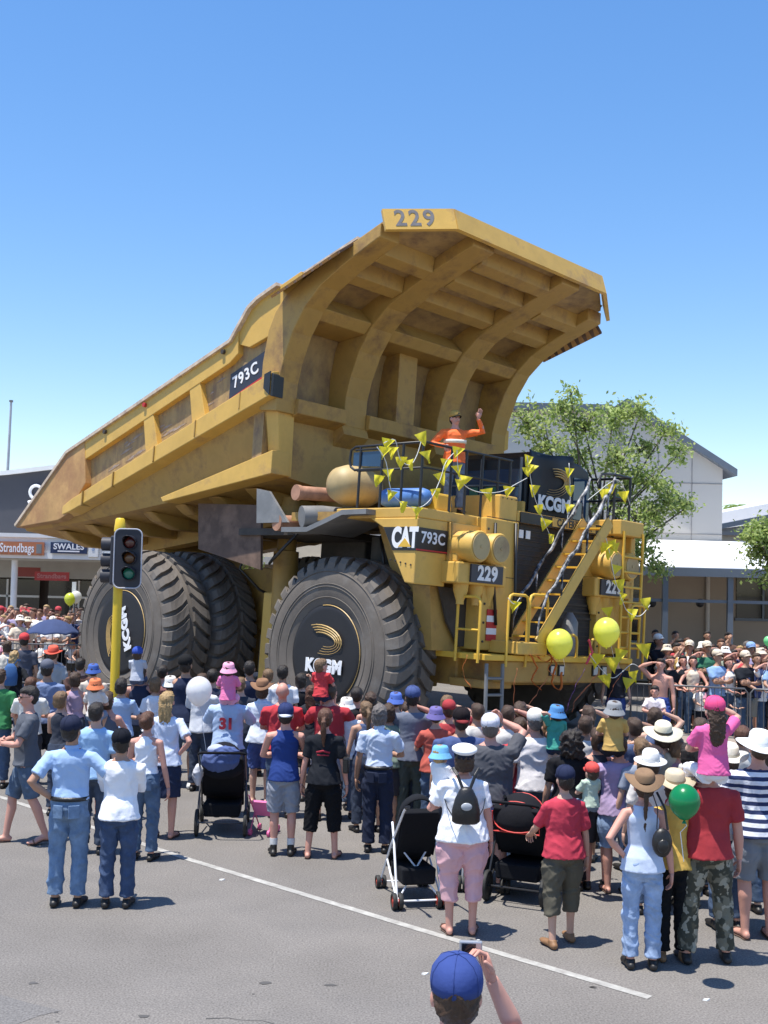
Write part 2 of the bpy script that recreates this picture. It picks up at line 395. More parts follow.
for s in (1, -1):
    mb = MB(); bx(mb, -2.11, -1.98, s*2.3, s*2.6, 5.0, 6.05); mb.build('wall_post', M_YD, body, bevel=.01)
# lip plates
lip = [P(1.06, 3.56, 9.22), P(1.72, 2.4, 9.44), P(1.72, -2.4, 9.44), P(1.06, -3.56, 9.22)]
for i, nm in enumerate(('lip_corner_plate', 'lip_plate', 'lip_corner_plate')):
    a, b = lip[i], lip[i + 1]; up_ = V((-.13, 0, .40)); t = (b - a).normalized(); n = t.cross(up_).normalized()*.04
    if n.x < 0: n = -n
    mb = MB(); mb.loft([[a + n, a - n, a - n + up_, a + n + up_], [b + n, b - n, b - n + up_, b + n + up_]])
    lp = mb.build(nm, M_Y, body)
    if i == 0:
        o = (a + b)/2 + up_*.5 + n*1.12
        text_mesh('number_lettering', '229', .45, M_LETG, body, frame(o - t*.1, -t if t.y < 0 and False else t*(1 if t.cross(up_).dot(n) > 0 else -1), up_), .002, .009, 1.2)
# bolsters under the floor
for u in (-10.2, -9.0, -7.8, -6.6, -5.4, -4.2, -3.0):
    zc = 4.37 + (u + 7)*.118
    mb = MB(); mb.prism([(2.9, zc - .02), (2.6, zc - .22), (2.1, zc - .36), (-2.1, zc - .36), (-2.6, zc - .22), (-2.9, zc - .02)], lambda a, b, t: P(t, a, b), u - .22, u + .22)
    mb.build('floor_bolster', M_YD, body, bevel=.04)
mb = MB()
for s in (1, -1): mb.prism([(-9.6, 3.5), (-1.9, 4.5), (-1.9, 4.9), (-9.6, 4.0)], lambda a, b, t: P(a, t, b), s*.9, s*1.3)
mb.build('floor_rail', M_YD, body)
# scrapes, weld beads and small brackets on the tray side
M_SCR = mat('bare_steel_scrape', (.34, .27, .22), .55, var=.3, scale=9, dirt=(.2, .11, .06), damt=.7, dscale=8)
rs = random.Random(21)
for k in range(16):
    u0 = rs.uniform(-7.6, -3.4); zc = 5.62 + (u0 + 7.6)*.33 + rs.uniform(-.45, .1); L_ = rs.uniform(.15, .6)
    mb = MB(); mb.prism([(u0, zc), (u0 + L_*.4, zc + L_*.12 - .01), (u0 + L_, zc + L_*.33), (u0 + L_*.5, zc + L_*.2 + rs.uniform(.02, .05))], lambda a, b, t: P(a, t, b), 3.40, 3.405); mb.build('scrape', M_SCR, body)
for u0 in (-8.1, -6.9, -5.4, -4.0, -2.6):
    zc = 4.24 + (u0 + 9.83)*.329; mb = MB(); mb.prism([(u0, zc - .02), (u0 + .03, zc), (u0 + .03, zc - .32), (u0, zc - .34)], lambda a, b, t: P(a, t, b), 3.40, 3.665 - .0); mb.build('ledge_weld', M_YD, body)
for u0, c_ in ((-6.0, M_RED), (-3.35, M_DK), (-7.5, M_DK)):
    zc = 5.73 + (u0 + 9.08)*.3316 - .1; mb = MB(); mb.tube([P(u0, 3.53, zc), P(u0, 3.60, zc)], .05, 10); mb.build('lifting_pin', c_, body)
# model sign on the side
for s in (1, -1):
    mb = MB(); q = [(-3.22, 7.08), (-1.98, 7.52), (-1.98, 6.98), (-3.22, 6.52)]
    mb.prism(q, lambda a, b, t: P(a, t, b), s*3.401, s*3.43); sg = mb.build('model_sign', M_NAVY, body)
    mb = MB(); mb.prism([(-3.20, 6.57), (-1.99, 7.02), (-1.99, 6.985), (-3.20, 6.535)], lambda a, b, t: P(a, t, b), s*3.43, s*3.436); mb.build('sign_stripe', M_RED, body)
    xx = V((.94, 0, .345))*s
    text_mesh('model_lettering', '793C', .33, M_WHT, body, frame(P(-2.74, s*3.437, 7.01), xx, V((0, 0, 1))), .003, .008, 1.15)

# ---------------- wheels
def wheel(u, v, z, face, cover_rot=0, cover=True, coverR=.88):
    """face = +1: outer face looks to +v"""
    w_ = bpy.data.objects.new('wheel', None); COL.objects.link(w_); w_.parent = truck; w_.location = P(u, v, z)
    h = .55; A = Matrix.Rotation(R(-90)*-face*-1, 3, 'X')
    # local axis: y = -v. outward direction is (0,-face,0)
    def q(r, a, y): return V((r*math.cos(a), -face*y, r*math.sin(a)))     # y measured outward
    mb = MB()
    prof = [(.86, h - .10), (.90, h - .02), (1.02, h + .02), (1.2, h + .045), (1.4, h + .045), (1.55, h + .01), (1.63, h - .05), (1.68, h - .14), (1.70, h - .3), (1.71, 0)]
    prof = prof + [(r, -y) for r, y in reversed(prof[:-1])]
    n = 72
    rings = [[q(r, 2*math.pi*k/n, y) for k in range(n)] for r, y in prof]
    mb.loft(rings, True, False)
    tyre = mb.build('tyre', M_TYRE, w_, auto=40)
    # tread blocks
    mb = MB(); nb = 36
    for k in range(nb):
        for sd in (1, -1):
            a0 = 2*math.pi*(k + (0 if sd > 0 else .5))/nb; wd = 2*math.pi/nb*.36
            st = [(h + .015, 1.52, 1.56, 0), (h - .005, 1.60, 1.66, .0), (h - .07, 1.66, 1.755, .01), (h - .16, 1.68, 1.775, .025), (h - .32, 1.69, 1.78, .075), (.07, 1.69, 1.785, .15)]
            rr = []
            for (y, ri, ro, sk) in st:
                a = a0 + sk*1.1; y = sd*y
                rr.append([q(ri, a - wd, y), q(ro, a - wd*.86, y), q(ro, a + wd*.86, y), q(ri, a + wd, y)])
            mb.loft(rr)
    mb.build('tread', M_TYRE, tyre)
    mb = MB()
    for r_, y_ in ((1.03, h + .022), (1.22, h + .047), (1.27, h + .048), (1.50, h + .028)): mb.tube([q(r_, 2*math.pi*k/72, y_) for k in range(73)], .011, 5, cap=False)
    mb.build('sidewall_rib', M_TYRE, tyre, smooth=True)
    if cover:
        mb = MB(); rings = [[q(r, 2*math.pi*k/48, y) for k in range(48)] for r, y in ((.93, h - .06), (coverR, h + .0), (coverR*.9, h + .012), (coverR*.6, h - .01), (.3, h + .02), (.02, h + .015))]
        mb.loft(rings, True, True); cv = mb.build('hub_cover', M_BAN, w_, auto=60)
        mb = MB(); rings = [[q(r, math.pi*(-.25 + .8*k/24), y) for k in range(25)] for r, y in ((coverR + .012, h + .0), (coverR + .003, h + .012), (coverR - .006, h + .003))]
        mb.loft(rings, False, False); mb.build('cover_trim', M_GOLD, w_)
        X = V((face*1., 0, 0)); Rm = Matrix.Rotation(-R(cover_rot)*face*-1*-1, 3, 'Y')
        x = Rm @ X; y = Rm @ V((0, 0, 1)); nrm = x.cross(y)
        o = V((0, -face*(h + .03), 0))
        text_mesh('cover_lettering', 'KCGM', .31, M_WHT, w_, frame(o - y*.22, x, y), .006, .02, 1.1)
        mb = MB()
        for i in range(4):
            pts = []; r1 = .52 - i*.075; r2 = .26 - i*.045
            for k in range(15):
                a = math.pi*(.62 - 1.22*k/14)
                pts.append(o + x*(-.10 + math.cos(a)*r1 + i*.02 - .1*math.sin(a)) + y*(.26 + math.sin(a)*r2))
            mb.tube(pts, [.004 + .013*math.sin(math.pi*min(1, (k + 1)/11)) for k in range(15)], 5)
        mb.build('cover_swoosh', M_GOLD, w_)
    else:
        mb = MB(); rings = [[q(r, 2*math.pi*k/32, y) for k in range(32)] for r, y in ((.87, h - .12), (.8, h - .3), (.45, h - .34), (.4, h - .2), (.02, h - .2))]
        mb.loft(rings, True, True); mb.build('rim', M_YD, w_, auto=40)
    return w_
ZF = 1.70
w1 = wheel(0, 2.77, ZF - .02, 1)
wheel(0, -2.77, ZF + .30, -1)
w3 = wheel(-5.91, 3.20, ZF + .02, 1, cover_rot=112)
wheel(-5.91, 1.95, ZF + .08, 1, cover=False)
wheel(-5.91, -1.95, ZF + .28, -1, cover=False)
wheel(-5.91, -3.20, ZF + .34, -1)
# ---------------- chassis
mb = MB()
for s in (1, -1): mb.prism([(-8.6, 2.3), (-8.6, 2.9), (-4.5, 3.3), (1.9, 3.1), (1.9, 2.2), (-4, 1.9)], lambda a, b, t: P(a, t, b), s*.75, s*1.2)
bx(mb, 1.2, 1.9, 1.9, -1.9, 1.3, 2.0); bx(mb, -8.7, -8.2, 1.2, -1.2, 2.2, 3.9); bx(mb, -4.0, -3.4, 1.2, -1.2, 2.1, 3.0)
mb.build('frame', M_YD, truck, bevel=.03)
mb = MB(); mb.tube([P(-5.91, 2.9, 1.8), P(-5.91, .9, 1.8), P(-5.91, .6, 1.8), P(-5.91, -.6, 1.8), P(-5.91, -.9, 1.8), P(-5.91, -2.9, 2.0)], [.5, .55, .9, .9, .55, .5], 20)
mb.build('rear_axle', M_YD, truck, auto=40)
mb = MB(); bx(mb, -.35, .35, 2.3, -2.3, 1.4, 1.95); bx(mb, -2.4, 1.2, .75, -.75, 1.5, 3.3); bx(mb, -3.2, -2.2, 2.2, -2.2, 1.1, 1.9)
mb.build('drive_train', M_DK, truck, bevel=.04)
for s in (1, -1):
    mb = MB(); mb.tube([P(-2.62, s*2.1, 2.3), P(-2.66, s*2.1, 3.6)], .26, 16); mb.tube([P(-2.66, s*2.1, 3.6), P(-2.75, s*2.0, 4.7)], .20, 16)
    mb.build('hoist_cylinder', M_YD, truck, auto=40)
    mb = MB(); bx(mb, -3.05, -2.2, s*2.3, s*1.6, .9, 2.75); mb.build('hoist_bracket', M_Y, truck, bevel=.03)
    mb = MB(); bx(mb, -.5, .55, s*1.75, s*1.0, 1.6, 3.9); mb.tube([P(0, s*1.9, 1.6), P(0, s*1.9, 3.9)], .3, 16); mb.build('suspension_strut', M_DK, truck, auto=40)
    mb = MB(); mb.prism([(-4.5, 4.52), (-2.44, 4.45), (-2.31, 3.17), (-4.37, 3.56)], lambda a, b, t: P(a, t, b), s*2.98, s*3.04)
    mb.build('mud_plate', M_BRN, truck)
    mb = MB(); bx(mb, -3.0, -.6, s*3.1, s*1.3, 3.85, 3.98); mb.build('walkway_plate', M_DK, truck)
mb = MB(); bx(mb, -2.3, -1.0, 1.5, -1.5, 1.2, 4.0); mb.build('fuel_tank', M_DK, truck, bevel=.05)
mb = MB(); mb.prism([(-2.12, 4.72), (-1.75, 4.66), (-1.15, 4.06), (-2.05, 4.05)], lambda a, b, t: P(a, t, b), 3.38, 3.44); mb.build('triangle_plate', M_GRY, truck)
mb = MB(); mb.tube([P(-.08, 3.0, 4.78), P(-.10, 2.55, 4.78)], .38, 24, rd=True); mb.build('air_tank', M_TAN, truck, auto=60)
for (a, b, r_) in (((-.98, 3.4, 4.62), (-.75, 2.2, 4.68), .13), ((-1.46, 3.4, 4.06), (-1.1, 2.3, 4.14), .14)):
    mb = MB(); mb.tube([P(*a), P(*b)], r_, 16); mb.tube([P(a[0] - .01, a[1] + .03, a[2]), P(a[0], a[1] - .05, a[2])], r_*1.15, 16); mb.build('rusty_pipe', M_PINK, truck, auto=40)
mb = MB(); mb.tube([P(-.75, 3.45, 4.16), P(-.6, 3.1, 4.2), P(-.3, 2.4, 4.2)], .2, 16); mb.build('grey_canister', M_GRY, truck, auto=40)
mb = MB(); rg = []
for u, z in ((-1.1, 3.86), (-.9, 3.86), (-.4, 3.86), (.1, 4.02), (.5, 4.16), (1.1, 4.17)): rg.append([P(u, 3.62, z), P(u, 3.62, z + .09), P(u, 2.4, z + .1), P(u, 2.4, z + .01)])
mb.loft(rg); mb.build('fender_sheet', M_GRY, truck, auto=30)
# ---------------- decks and fenders
for s in (1, -1):
    mb = MB(); bx(mb, .1, 2.12, s*3.38, s*1.2, 4.12, 4.30)
    mb.build('deck', M_Y, truck, bevel=.02)
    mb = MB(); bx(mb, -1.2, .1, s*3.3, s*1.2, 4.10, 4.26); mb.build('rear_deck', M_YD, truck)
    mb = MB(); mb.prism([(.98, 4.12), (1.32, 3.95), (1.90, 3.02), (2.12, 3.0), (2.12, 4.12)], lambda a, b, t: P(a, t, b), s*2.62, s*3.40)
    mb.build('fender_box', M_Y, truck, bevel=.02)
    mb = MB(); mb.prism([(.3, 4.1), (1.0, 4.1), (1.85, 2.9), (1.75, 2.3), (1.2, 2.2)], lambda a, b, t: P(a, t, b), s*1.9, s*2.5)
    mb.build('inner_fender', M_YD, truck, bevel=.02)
    # cat sign wraps round the fender corner
    mb = MB(); mb.prism([(1.34, 3.96), (1.59, 3.56), (2.13, 3.56), (2.13, 3.96)], lambda a, b, t: P(a, t, b), s*3.402, s*3.412)
    bx(mb, 2.122, 2.132, s*3.41, s*2.62, 3.56, 3.96)
    mb.build('badge_panel', M_BLK, truck)
    mb = MB(); bx(mb, 2.132, 2.137, s*3.41, s*2.62, 3.57, 3.595); mb.build('badge_stripe', M_RED, truck)
    text_mesh('badge_lettering', 'CAT', .46, M_WHT, truck, frame(P(1.86, s*3.414, 3.765), V((s, 0, 0)), V((0, 0, 1))) @ Matrix.Diagonal((.66, 1, 1, 1)), .003, .024, .98)
    mb = MB(); mb.prism([(1.87 - .15, 3.62), (1.87 + .15, 3.62), (1.87, 3.77)], lambda a, b, t: P(a, t, b), s*3.416, s*3.422); mb.build('badge_triangle', M_YR, truck)
    text_mesh('badge_lettering', '793C', .27, M_WHT, truck, frame(P(2.139, s*3.0, 3.79), V((0, 1, 0)), V((0, 0, 1))), .003, .006, 1.05)
    # lamp block, number sign
    mb = MB(); bx(mb, 1.6, 2.5, s*2.72, s*1.4, 3.07, 3.44); mb.build('lamp_block', M_Y, truck, bevel=.03)
    mb = MB(); bx(mb, 1.5, 2.22, s*2.6, s*1.3, 3.44, 4.12); bx(mb, 2.2, 2.36, s*2.62, s*2.2, 3.44, 3.9); mb.build('lamp_column', M_Y, truck, bevel=.02)
    mb = MB(); bx(mb, 2.5, 2.54, s*2.42, s*1.55, 3.11, 3.42); mb.build('number_sign', M_NAVY, truck)
    text_mesh('number_lettering', '229', .34, M_WHT, truck, frame(P(2.545, s*1.985, 3.265), V((0, 1, 0)), V((0, 0, 1))), .003, .014, 1.1)
    for v in (2.39, 1.84):
        hl = MB(); hl.tube([P(2.2, s*v, 3.72), P(2.66, s*v, 3.72), P(2.69, s*v, 3.72)], [.265, .275, .255], 28); o = hl.build('headlight', M_Y, truck, auto=40)
        mb = MB(); mb.tube([P(2.67, s*v, 3.72), P(2.705, s*v, 3.72)], .225, 28); mb.tube([P(2.70, s*v, 3.72), P(2.715, s*v, 3.72)], .03, 10); mb.build('lens_cover', M_TAN, o, auto=40)
    mb = MB()
    for v in (1.65, 2.0, 2.4): mb.tube([P(2.3, s*v, 3.07), P(2.3, s*v, 2.95), P(2.3, s*v, 2.78), P(2.3, s*v, 2.72)], [.14, .13, .07, .07], 12)
    mb.build('lamp_bracket', M_Y, truck, auto=50)
mb = MB(); mb.prism([(2.6, 3.0), (1.45, 3.0), (1.4, 2.3), (1.6, 2.02), (2.0, 1.98), (2.35, 2.4)], lambda a, b, t: P(t, a, b), 1.95, 2.0); mb.build('mud_flap', M_DK, truck)
mb = MB(); mb.prism([(2.75, 3.0), (2.2, 3.0), (1.9, 1.9), (2.6, 1.9)], lambda a, b, t: P(t, a, b), 1.5, 1.9); mb.build('side_bracket', M_YD, truck)
# radiator front
mb = MB(); bx(mb, 1.4, 2.35, 1.86, .92, 1.95, 4.28); mb.build('radiator_column', M_Y, truck, bevel=.02)
mb = MB(); bx(mb, 1.4, 2.35, -1.72, -2.62, 1.95, 4.28); mb.build('radiator_column', M_Y, truck, bevel=.02)
mb = MB(); bx(mb, 2.05, 2.2, .92, -1.72, 1.9, 4.3); mb.build('radiator_grille', M_GRID, truck)
mb = MB()
for k in range(26): bx(mb, 2.2, 2.215, .9, -1.7, 2.0 + k*.09, 2.012 + k*.09)
for z in (2.6, 2.72, 2.86): bx(mb, 2.215, 2.24, .9, -1.7, z, z + .03)
mb.build('grille_bars', M_DK, truck)
mb = MB(); bx(mb, -.2, 2.3, .92, -2.7, 4.30, 4.5); mb.build('hood', M_Y, truck, bevel=.02)
mb = MB(); bx(mb, .9, 2.3, 1.45, .93, 4.28, 4.74); mb.build('battery_box', M_Y, truck, bevel=.03)
mb = MB(); bx(mb, 2.3, 2.33, .85, -1.95, 4.29, 4.49); mb.build('hood_band', M_BLK, truck)
mb = MB(); bx(mb, 2.33, 2.345, -.12, -1.55, 4.31, 4.47); mb.build('maker_plate', M_Y, truck)
text_mesh('maker_lettering', 'CATERPILLAR', .19, M_BLK, truck, frame(P(2.348, -.83, 4.39), V((0, 1, 0)), V((0, 0, 1))), .003, .006, 1.0)
mb = MB(); bx(mb, 2.215, 2.23, .75, .62, 4.02, 4.17); bx(mb, 2.215, 2.23, .54, .41, 4.02, 4.17); mb.build('white_sticker', M_WHT, truck)
# cab
mb = MB(); pl = [(-.5, 4.5), (-2.7, 4.5), (-2.72, 5.35), (-2.62, 5.70), (-2.3, 5.82), (-1.4, 5.88), (-.75, 5.88), (-.52, 5.74), (-.47, 5.3)]
mb.prism(pl, lambda a, b, t: P(t, a, b), -.75, 1.40); cab = mb.build('cab', M_BLK, truck, bevel=.05)
mb = MB(); bx(mb, -.6, 1.30, -.44, -.475, 4.86, 5.5); mb.build('side_window', M_GLS, cab)
mb = MB()
for a, b in (((.0), (.0 + .22)), ((.42), (.72))): bx(mb, a, b, -.40, -.44, 4.88, 5.15)
mb.build('seat', mat('green_seat_fabric', (.06, .16, .09), .8), cab, bevel=.03)
mb = MB()
for u in (-.62, .3, 1.30): mb.tube([P(u, -.41, 4.5), P(u, -.41, 5.72)], .03, 8)
mb.tube([P(-.62, -.41, 5.2), P(1.3, -.41, 5.16)], .02, 8)
mb.build('window_bar', M_GRY, cab)
mb = MB(); bx(mb, -.65, 1.42, -.36, -.46, 4.5, 4.84); mb.build('cab_sill', M_Y, cab, bevel=.02)
# banner draped over the cab front
mb = MB(); nu, nv = 18, 12; vs = []
for j in range(nv + 1):
    for i in range(nu + 1):
        a = i/nu; b = j/nv; v = -.50 - a*1.52; z = 4.56 + b*1.33
        vs.append(P(1.45 + .03*math.sin(a*9 + b*3) - .10*max(0, b - .85)*6*.3, v, z - .05*math.sin(a*5)*b))
fs = [(j*(nu + 1) + i, j*(nu + 1) + i + 1, (j + 1)*(nu + 1) + i + 1, (j + 1)*(nu + 1) + i) for j in range(nv) for i in range(nu)]
mb.add(vs, fs); bo = mb.build('banner', M_BAN, cab, smooth=True); sm_ = bo.modifiers.new('thick', 'SOLIDIFY'); sm_.thickness = .02
text_mesh('banner_lettering', 'KCGM', .36, M_WHT, cab, frame(P(1.515, -1.27, 4.86), V((0, 1, 0)), V((0, 0, 1))), .006, .02, 1.08)
mb = MB()
for i in range(4):
    pts = [P(1.51, -1.25 - (math.cos(a_)*(.52 - i*.07) + i*.01 + .12*math.sin(a_)), 5.30 + math.sin(a_)*(.30 - i*.05)) for a_ in [math.pi*(.62 - 1.22*k/14) for k in range(15)]]
    mb.tube(pts, [.004 + .016*math.sin(math.pi*min(1, (k + 1)/11)) for k in range(15)], 5)
mb.build('banner_swoosh', M_GOLD, cab)
mb = MB(); bx(mb, 1.40, 1.42, -2.06, -2.62, 4.66, 5.52); mb.build('front_window', M_GLS, cab)
# railings
mb = MB(); r_ = .024
top = [on_v(352, 446, 3.3), on_v(400, 446, 3.3)]
zt, zm = 5.42, 4.98
mb.tube([P(.32, 3.3, zm + .08), P(.28, 3.3, zm + .2), P(.3, 3.3, zt - .06), P(.42, 3.3, zt), P(2.05, 3.3, zt), P(2.08, 3.2, zt), P(2.1, .9, zt)], r_, 8)
mb.tube([P(.32, 3.3, zm + .08), P(.42, 3.3, zm + .02), P(1.1, 3.3, zm + .02)], r_, 8)
mb.tube([P(.42, 3.3, zt - .06), P(1.1, 3.3, zt - .06)], r_*.7, 8)
mb.tube([P(.5, 3.3, zm), P(2.05, 3.3, zm), P(2.1, 3.2, zm), P(2.1, .9, zm)], r_*.8, 8)
for u in (.55, 1.1, 1.6, 2.05): mb.tube([P(u, 3.3, 4.3), P(u, 3.3, zt)], r_, 8)
for v in (2.6, 2.2, 1.75, 1.3, .95): mb.tube([P(2.1, v, 4.3), P(2.1, v, zt)], r_, 8)
mb.build('deck_railing', M_BLK, truck, auto=50)
mb = MB(); mb.prism([(.36, zm + .1), (1.05, zm + .06), (1.05, zt - .1), (.36, zt - .1)], lambda a, b, t: P(a, t, b), 3.27, 3.29); mb.build('mirror', M_GLS, truck)
mb = MB()
for u, v in ((2.35, -2.15), (2.35, -2.72), (1.6, -2.75), (.8, -2.75)): mb.tube([P(u, v, 4.3), P(u, v, 5.56)], .028, 8)
for z in (5.56, 5.1): mb.tube([P(2.35, -2.15, z), P(2.35, -2.72, z), P(.8, -2.75, z)], .026, 8)
mb.tube([P(2.35, -2.15, 5.56), P(2.4, -1.6, 5.5), P(2.4, -1.45, 5.3)], .024, 8)
mb.build('stair_railing', M_BLK, truck, auto=50)
mb = MB(); bx(mb, 2.0, 2.7, -1.9, -2.75, 4.32, 4.62); bx(mb, 2.0, 2.5, -2.62, -2.78, 1.9, 4.32); mb.build('stair_landing', M_Y, truck, bevel=.02)
mb = MB()
for k in range(7): mb.tube([P(2.72, -2.0, 2.1 + k*.3), P(2.72, -2.7, 2.1 + k*.3)], .025, 8)
for v in (-2.0, -2.7): mb.tube([P(2.72, v, 1.9), P(2.72, v, 4.4)], .03, 8)
mb.build('rung_ladder', M_YR, truck, auto=50)
# hoses, bolts and cables
hs_ = [[P(.2, 2.3, 3.9), P(.5, 2.5, 3.5), P(.45, 2.35, 2.9), P(.2, 2.2, 2.4)], [P(1.0, 2.5, 3.0), P(1.3, 2.62, 2.6), P(1.5, 2.4, 2.2), P(1.3, 2.1, 1.9)], [P(-1.2, 3.1, 3.9), P(-1.6, 3.2, 3.5), P(-2.1, 3.0, 3.3), P(-2.4, 2.6, 3.5)], [P(-3.4, 2.4, 3.9), P(-3.5, 2.6, 3.2), P(-3.2, 2.3, 2.8), P(-3.3, 1.6, 2.6)], [P(2.36, 1.62, 4.2), P(2.42, 1.66, 3.2), P(2.4, 1.5, 2.4)], [P(2.38, 1.05, 4.25), P(2.4, 1.0, 3.0), P(2.38, 1.05, 2.2)]]
for h_ in hs_: mb = MB(); mb.tube(h_, .028, 8); mb.build('hose', M_BLK, truck, smooth=True)
mb = MB()
for k in range(7): mb.tube([P(2.34, 1.80, 2.1 + k*.33), P(2.37, 1.80, 2.1 + k*.33)], .022, 6); mb.tube([P(2.34, -1.78, 2.1 + k*.33), P(2.37, -1.78, 2.1 + k*.33)], .022, 6)
for k in range(5): mb.tube([P(1.55 + k*.12, 3.39, 3.40 - k*.02), P(1.55 + k*.12, 3.415, 3.40 - k*.02)], .016, 6)
for k in range(4): mb.tube([P(2.30, 1.38 - k*.13, 4.68), P(2.315, 1.38 - k*.13, 4.68)], .012, 6)
mb.build('bolt_heads', M_DK, truck)
for z in (3.25, 4.29): mb = MB(); bx(mb, 2.35, 2.356, 1.86, .92, z, z + .012); mb.build('panel_seam', M_DK, truck)
# blue hose reel and yellow box on the deck
mb = MB(); mb.tube([P(1.0, 3.0, 4.52), P(1.75, 2.9, 4.52)], .17, 16, rd=True); mb.build('blue_drum', mat('blue_plastic', (.08, .2, .5), .5), truck, auto=60)
mb = MB(); bx(mb, 1.55, 1.95, 2.75, 2.35, 4.3, 4.62); mb.build('yellow_box', M_YR, truck, bevel=.04)
# diagonal stair
sa, sb = V((.98, 2.12)), V((-1.12, 4.50))
def stp(t, u, dz=0): q = sa.lerp(sb, t); return P(u, q.x, q.y + dz)
st = bpy.data.objects.new('staircase', None); COL.objects.link(st); st.parent = truck
for u in (2.38, 2.95):
    mb = MB(); mb.beam(stp(0, u), stp(1, u), .04, .24, up=(0, 0, 1)); mb.build('stringer', M_Y, st, bevel=.01)
for k in range(9):
    mb = MB(); t = (k + .5)/9; q = stp(t, 2.665, -.02); mb.box(q, (.53, .25, .03)); mb.build('step', M_YR, st)
M_RAP = mat('black_white_wrap', (.02, .02, .025), .5, var=.2, scale=3, dirt=(.75, .75, .78), damt=.7, dscale=5)
for u, a in ((2.38, 0), (2.95, .02)):
    mb = MB(); pts = [stp(-.02, u, .0), stp(.0, u, .42)] + [stp(t/10, u, .62 + .05*math.sin(t*2.2)) for t in range(1, 11)] + [stp(1.05, u, .75)]
    mb.tube(pts, [.018]*2 + [.026 + .022*rnd.random() for _ in range(10)] + [.02], 8); 
    for t in (.3, .65, .95): mb.tube([stp(t, u), stp(t, u, .62)], .02, 6)
    mb.build('wrapped_handrail', M_RAP, st, smooth=True)
mb = MB(); bx(mb, 2.3, 2.98, 1.58, .75, 1.92, 2.14); bx(mb, 2.25, 2.35, 1.58, 1.5, 2.1, 2.5); mb.build('stair_base', M_Y, st, bevel=.02)
# bumper platform
mb = MB(); bx(mb, 1.7, 2.85, 2.32, -2.3, 1.80, 1.90); mb.build('front_platform', M_YR, truck, bevel=.01)
mb = MB(); bx(mb, 1.8, 2.80, 1.75, -2.25, 1.42, 1.80); bx(mb, 1.8, 2.6, 2.0, 1.2, 1.30, 1.45); mb.build('bumper', M_YD, truck, bevel=.03)
for v in (.32, .05, -1.05, -1.35):
    mb = MB(); bx(mb, 2.80, 2.83, v + .09, v - .09, 1.55, 1.75); hl = mb.build('driving_lamp', M_BLK, truck)
    mb = MB(); bx(mb, 2.83, 2.84, v + .065, v - .065, 1.575, 1.725); mb.build('lamp_glass', M_CHR, hl)
def hoop(u0, v0, u1, v1, zb, zt, zx=None):
    mb = MB(); a, b = V((u0, v0)), V((u1, v1)); e = (b - a); e.normalize(); e *= .1
    mb.tube([P(u0, v0, zb), P(u0, v0, zt - .12), P(u0 + e.x*.3, v0 + e.y*.3, zt - .03), P(u0 + e.x, v0 + e.y, zt), P(u1 - e.x, v1 - e.y, zt), P(u1 - e.x*.3, v1 - e.y*.3, zt - .03), P(u1, v1, zt - .12), P(u1, v1, zb)], .026, 8)
    if zx: mb.tube([P(u0, v0, zx), P(u1, v1, zx)], .02, 8)
    mb.build('grab_hoop', M_YR, truck, auto=50)
hoop(2.75, 2.38, 2.25, 2.38, 1.75, 2.86, 2.3); hoop(2.86, 1.75, 2.86, 1.2, 1.7, 2.95); hoop(2.86, 1.15, 2.86, .62, 1.9, 2.98)
hoop(2.8, -2.25, 2.8, -2.75, 1.5, 2.95, 2.2); hoop(2.86, .02, 2.86, -.35, 1.9, 2.3); hoop(2.86, -.8, 2.86, -1.1, 1.9, 2.25)
mb = MB()
for v in (2.22, 1.78): mb.tube([P(2.82, v, 1.75), P(2.86, v, .62)], .035, 6)
for k in range(4): mb.tube([P(2.84, 2.22, 1.5 - k*.28), P(2.84, 1.78, 1.5 - k*.28)], .025, 6)
mb.build('entry_ladder', M_GRY, truck, auto=50)
for k in range(5):
    mb = MB(); bx(mb, 2.36, 2.375, 1.72, 1.45, 2.12 + k*.11, 2.12 + k*.11 + .11); mb.build('warning_stripe', M_RED if k % 2 == 0 else M_WHT, truck)
mb = MB(); mb.tube([P(2.5, -.55, 1.9), P(2.5, -.55, 2.2), P(2.5, -.6, 2.55), P(2.5, -.6, 2.72)], [.14, .19, .16, .05], 12); mb.build('grey_horn', M_GRY, truck, auto=60)
# ================================================================ setting
M_ASP = mat('road_asphalt', (.182, .168, .155), .93, var=.17, scale=.45, bump=.25, bscale=160, dirt=(.140, .132, .126), damt=.55, dscale=.22, spec=.25)
def aspect_speck(m, fine=130, amt=.3):
    nt = m.node_tree; b = nt.nodes['Principled BSDF']; lk = b.inputs['Base Color'].links[0]; src = lk.from_socket
    n = nt.nodes.new('ShaderNodeTexNoise'); n.inputs['Scale'].default_value = fine; n.inputs['Detail'].default_value = 2
    tc = nt.nodes.new('ShaderNodeTexCoord'); nt.links.new(tc.outputs['Object'], n.inputs['Vector'])
    mr = nt.nodes.new('ShaderNodeMapRange'); mr.inputs[1].default_value = .3; mr.inputs[2].default_value = .7; mr.inputs[3].default_value = 1 - amt; mr.inputs[4].default_value = 1 + amt
    nt.links.new(n.outputs['Fac'], mr.inputs[0])
    mx = nt.nodes.new('ShaderNodeVectorMath'); mx.operation = 'SCALE'; nt.links.new(src, mx.inputs[0]); nt.links.new(mr.outputs[0], mx.inputs['Scale'])
    nt.links.new(mx.outputs[0], b.inputs['Base Color'])
aspect_speck(M_ASP, 60, .33)
mb = MB(); mb.add([(-900, -100, 0), (900, -100, 0), (900, 2200, 0), (-900, 2200, 0)], [(0, 1, 2, 3)])
tag(mb.build('road', M_ASP, recalc=False), kind='structure')
M_LINE = mat('worn_road_paint', (.42, .41, .38), .9, var=.1, scale=2, dirt=(.24, .225, .21), damt=.95, dscale=7)
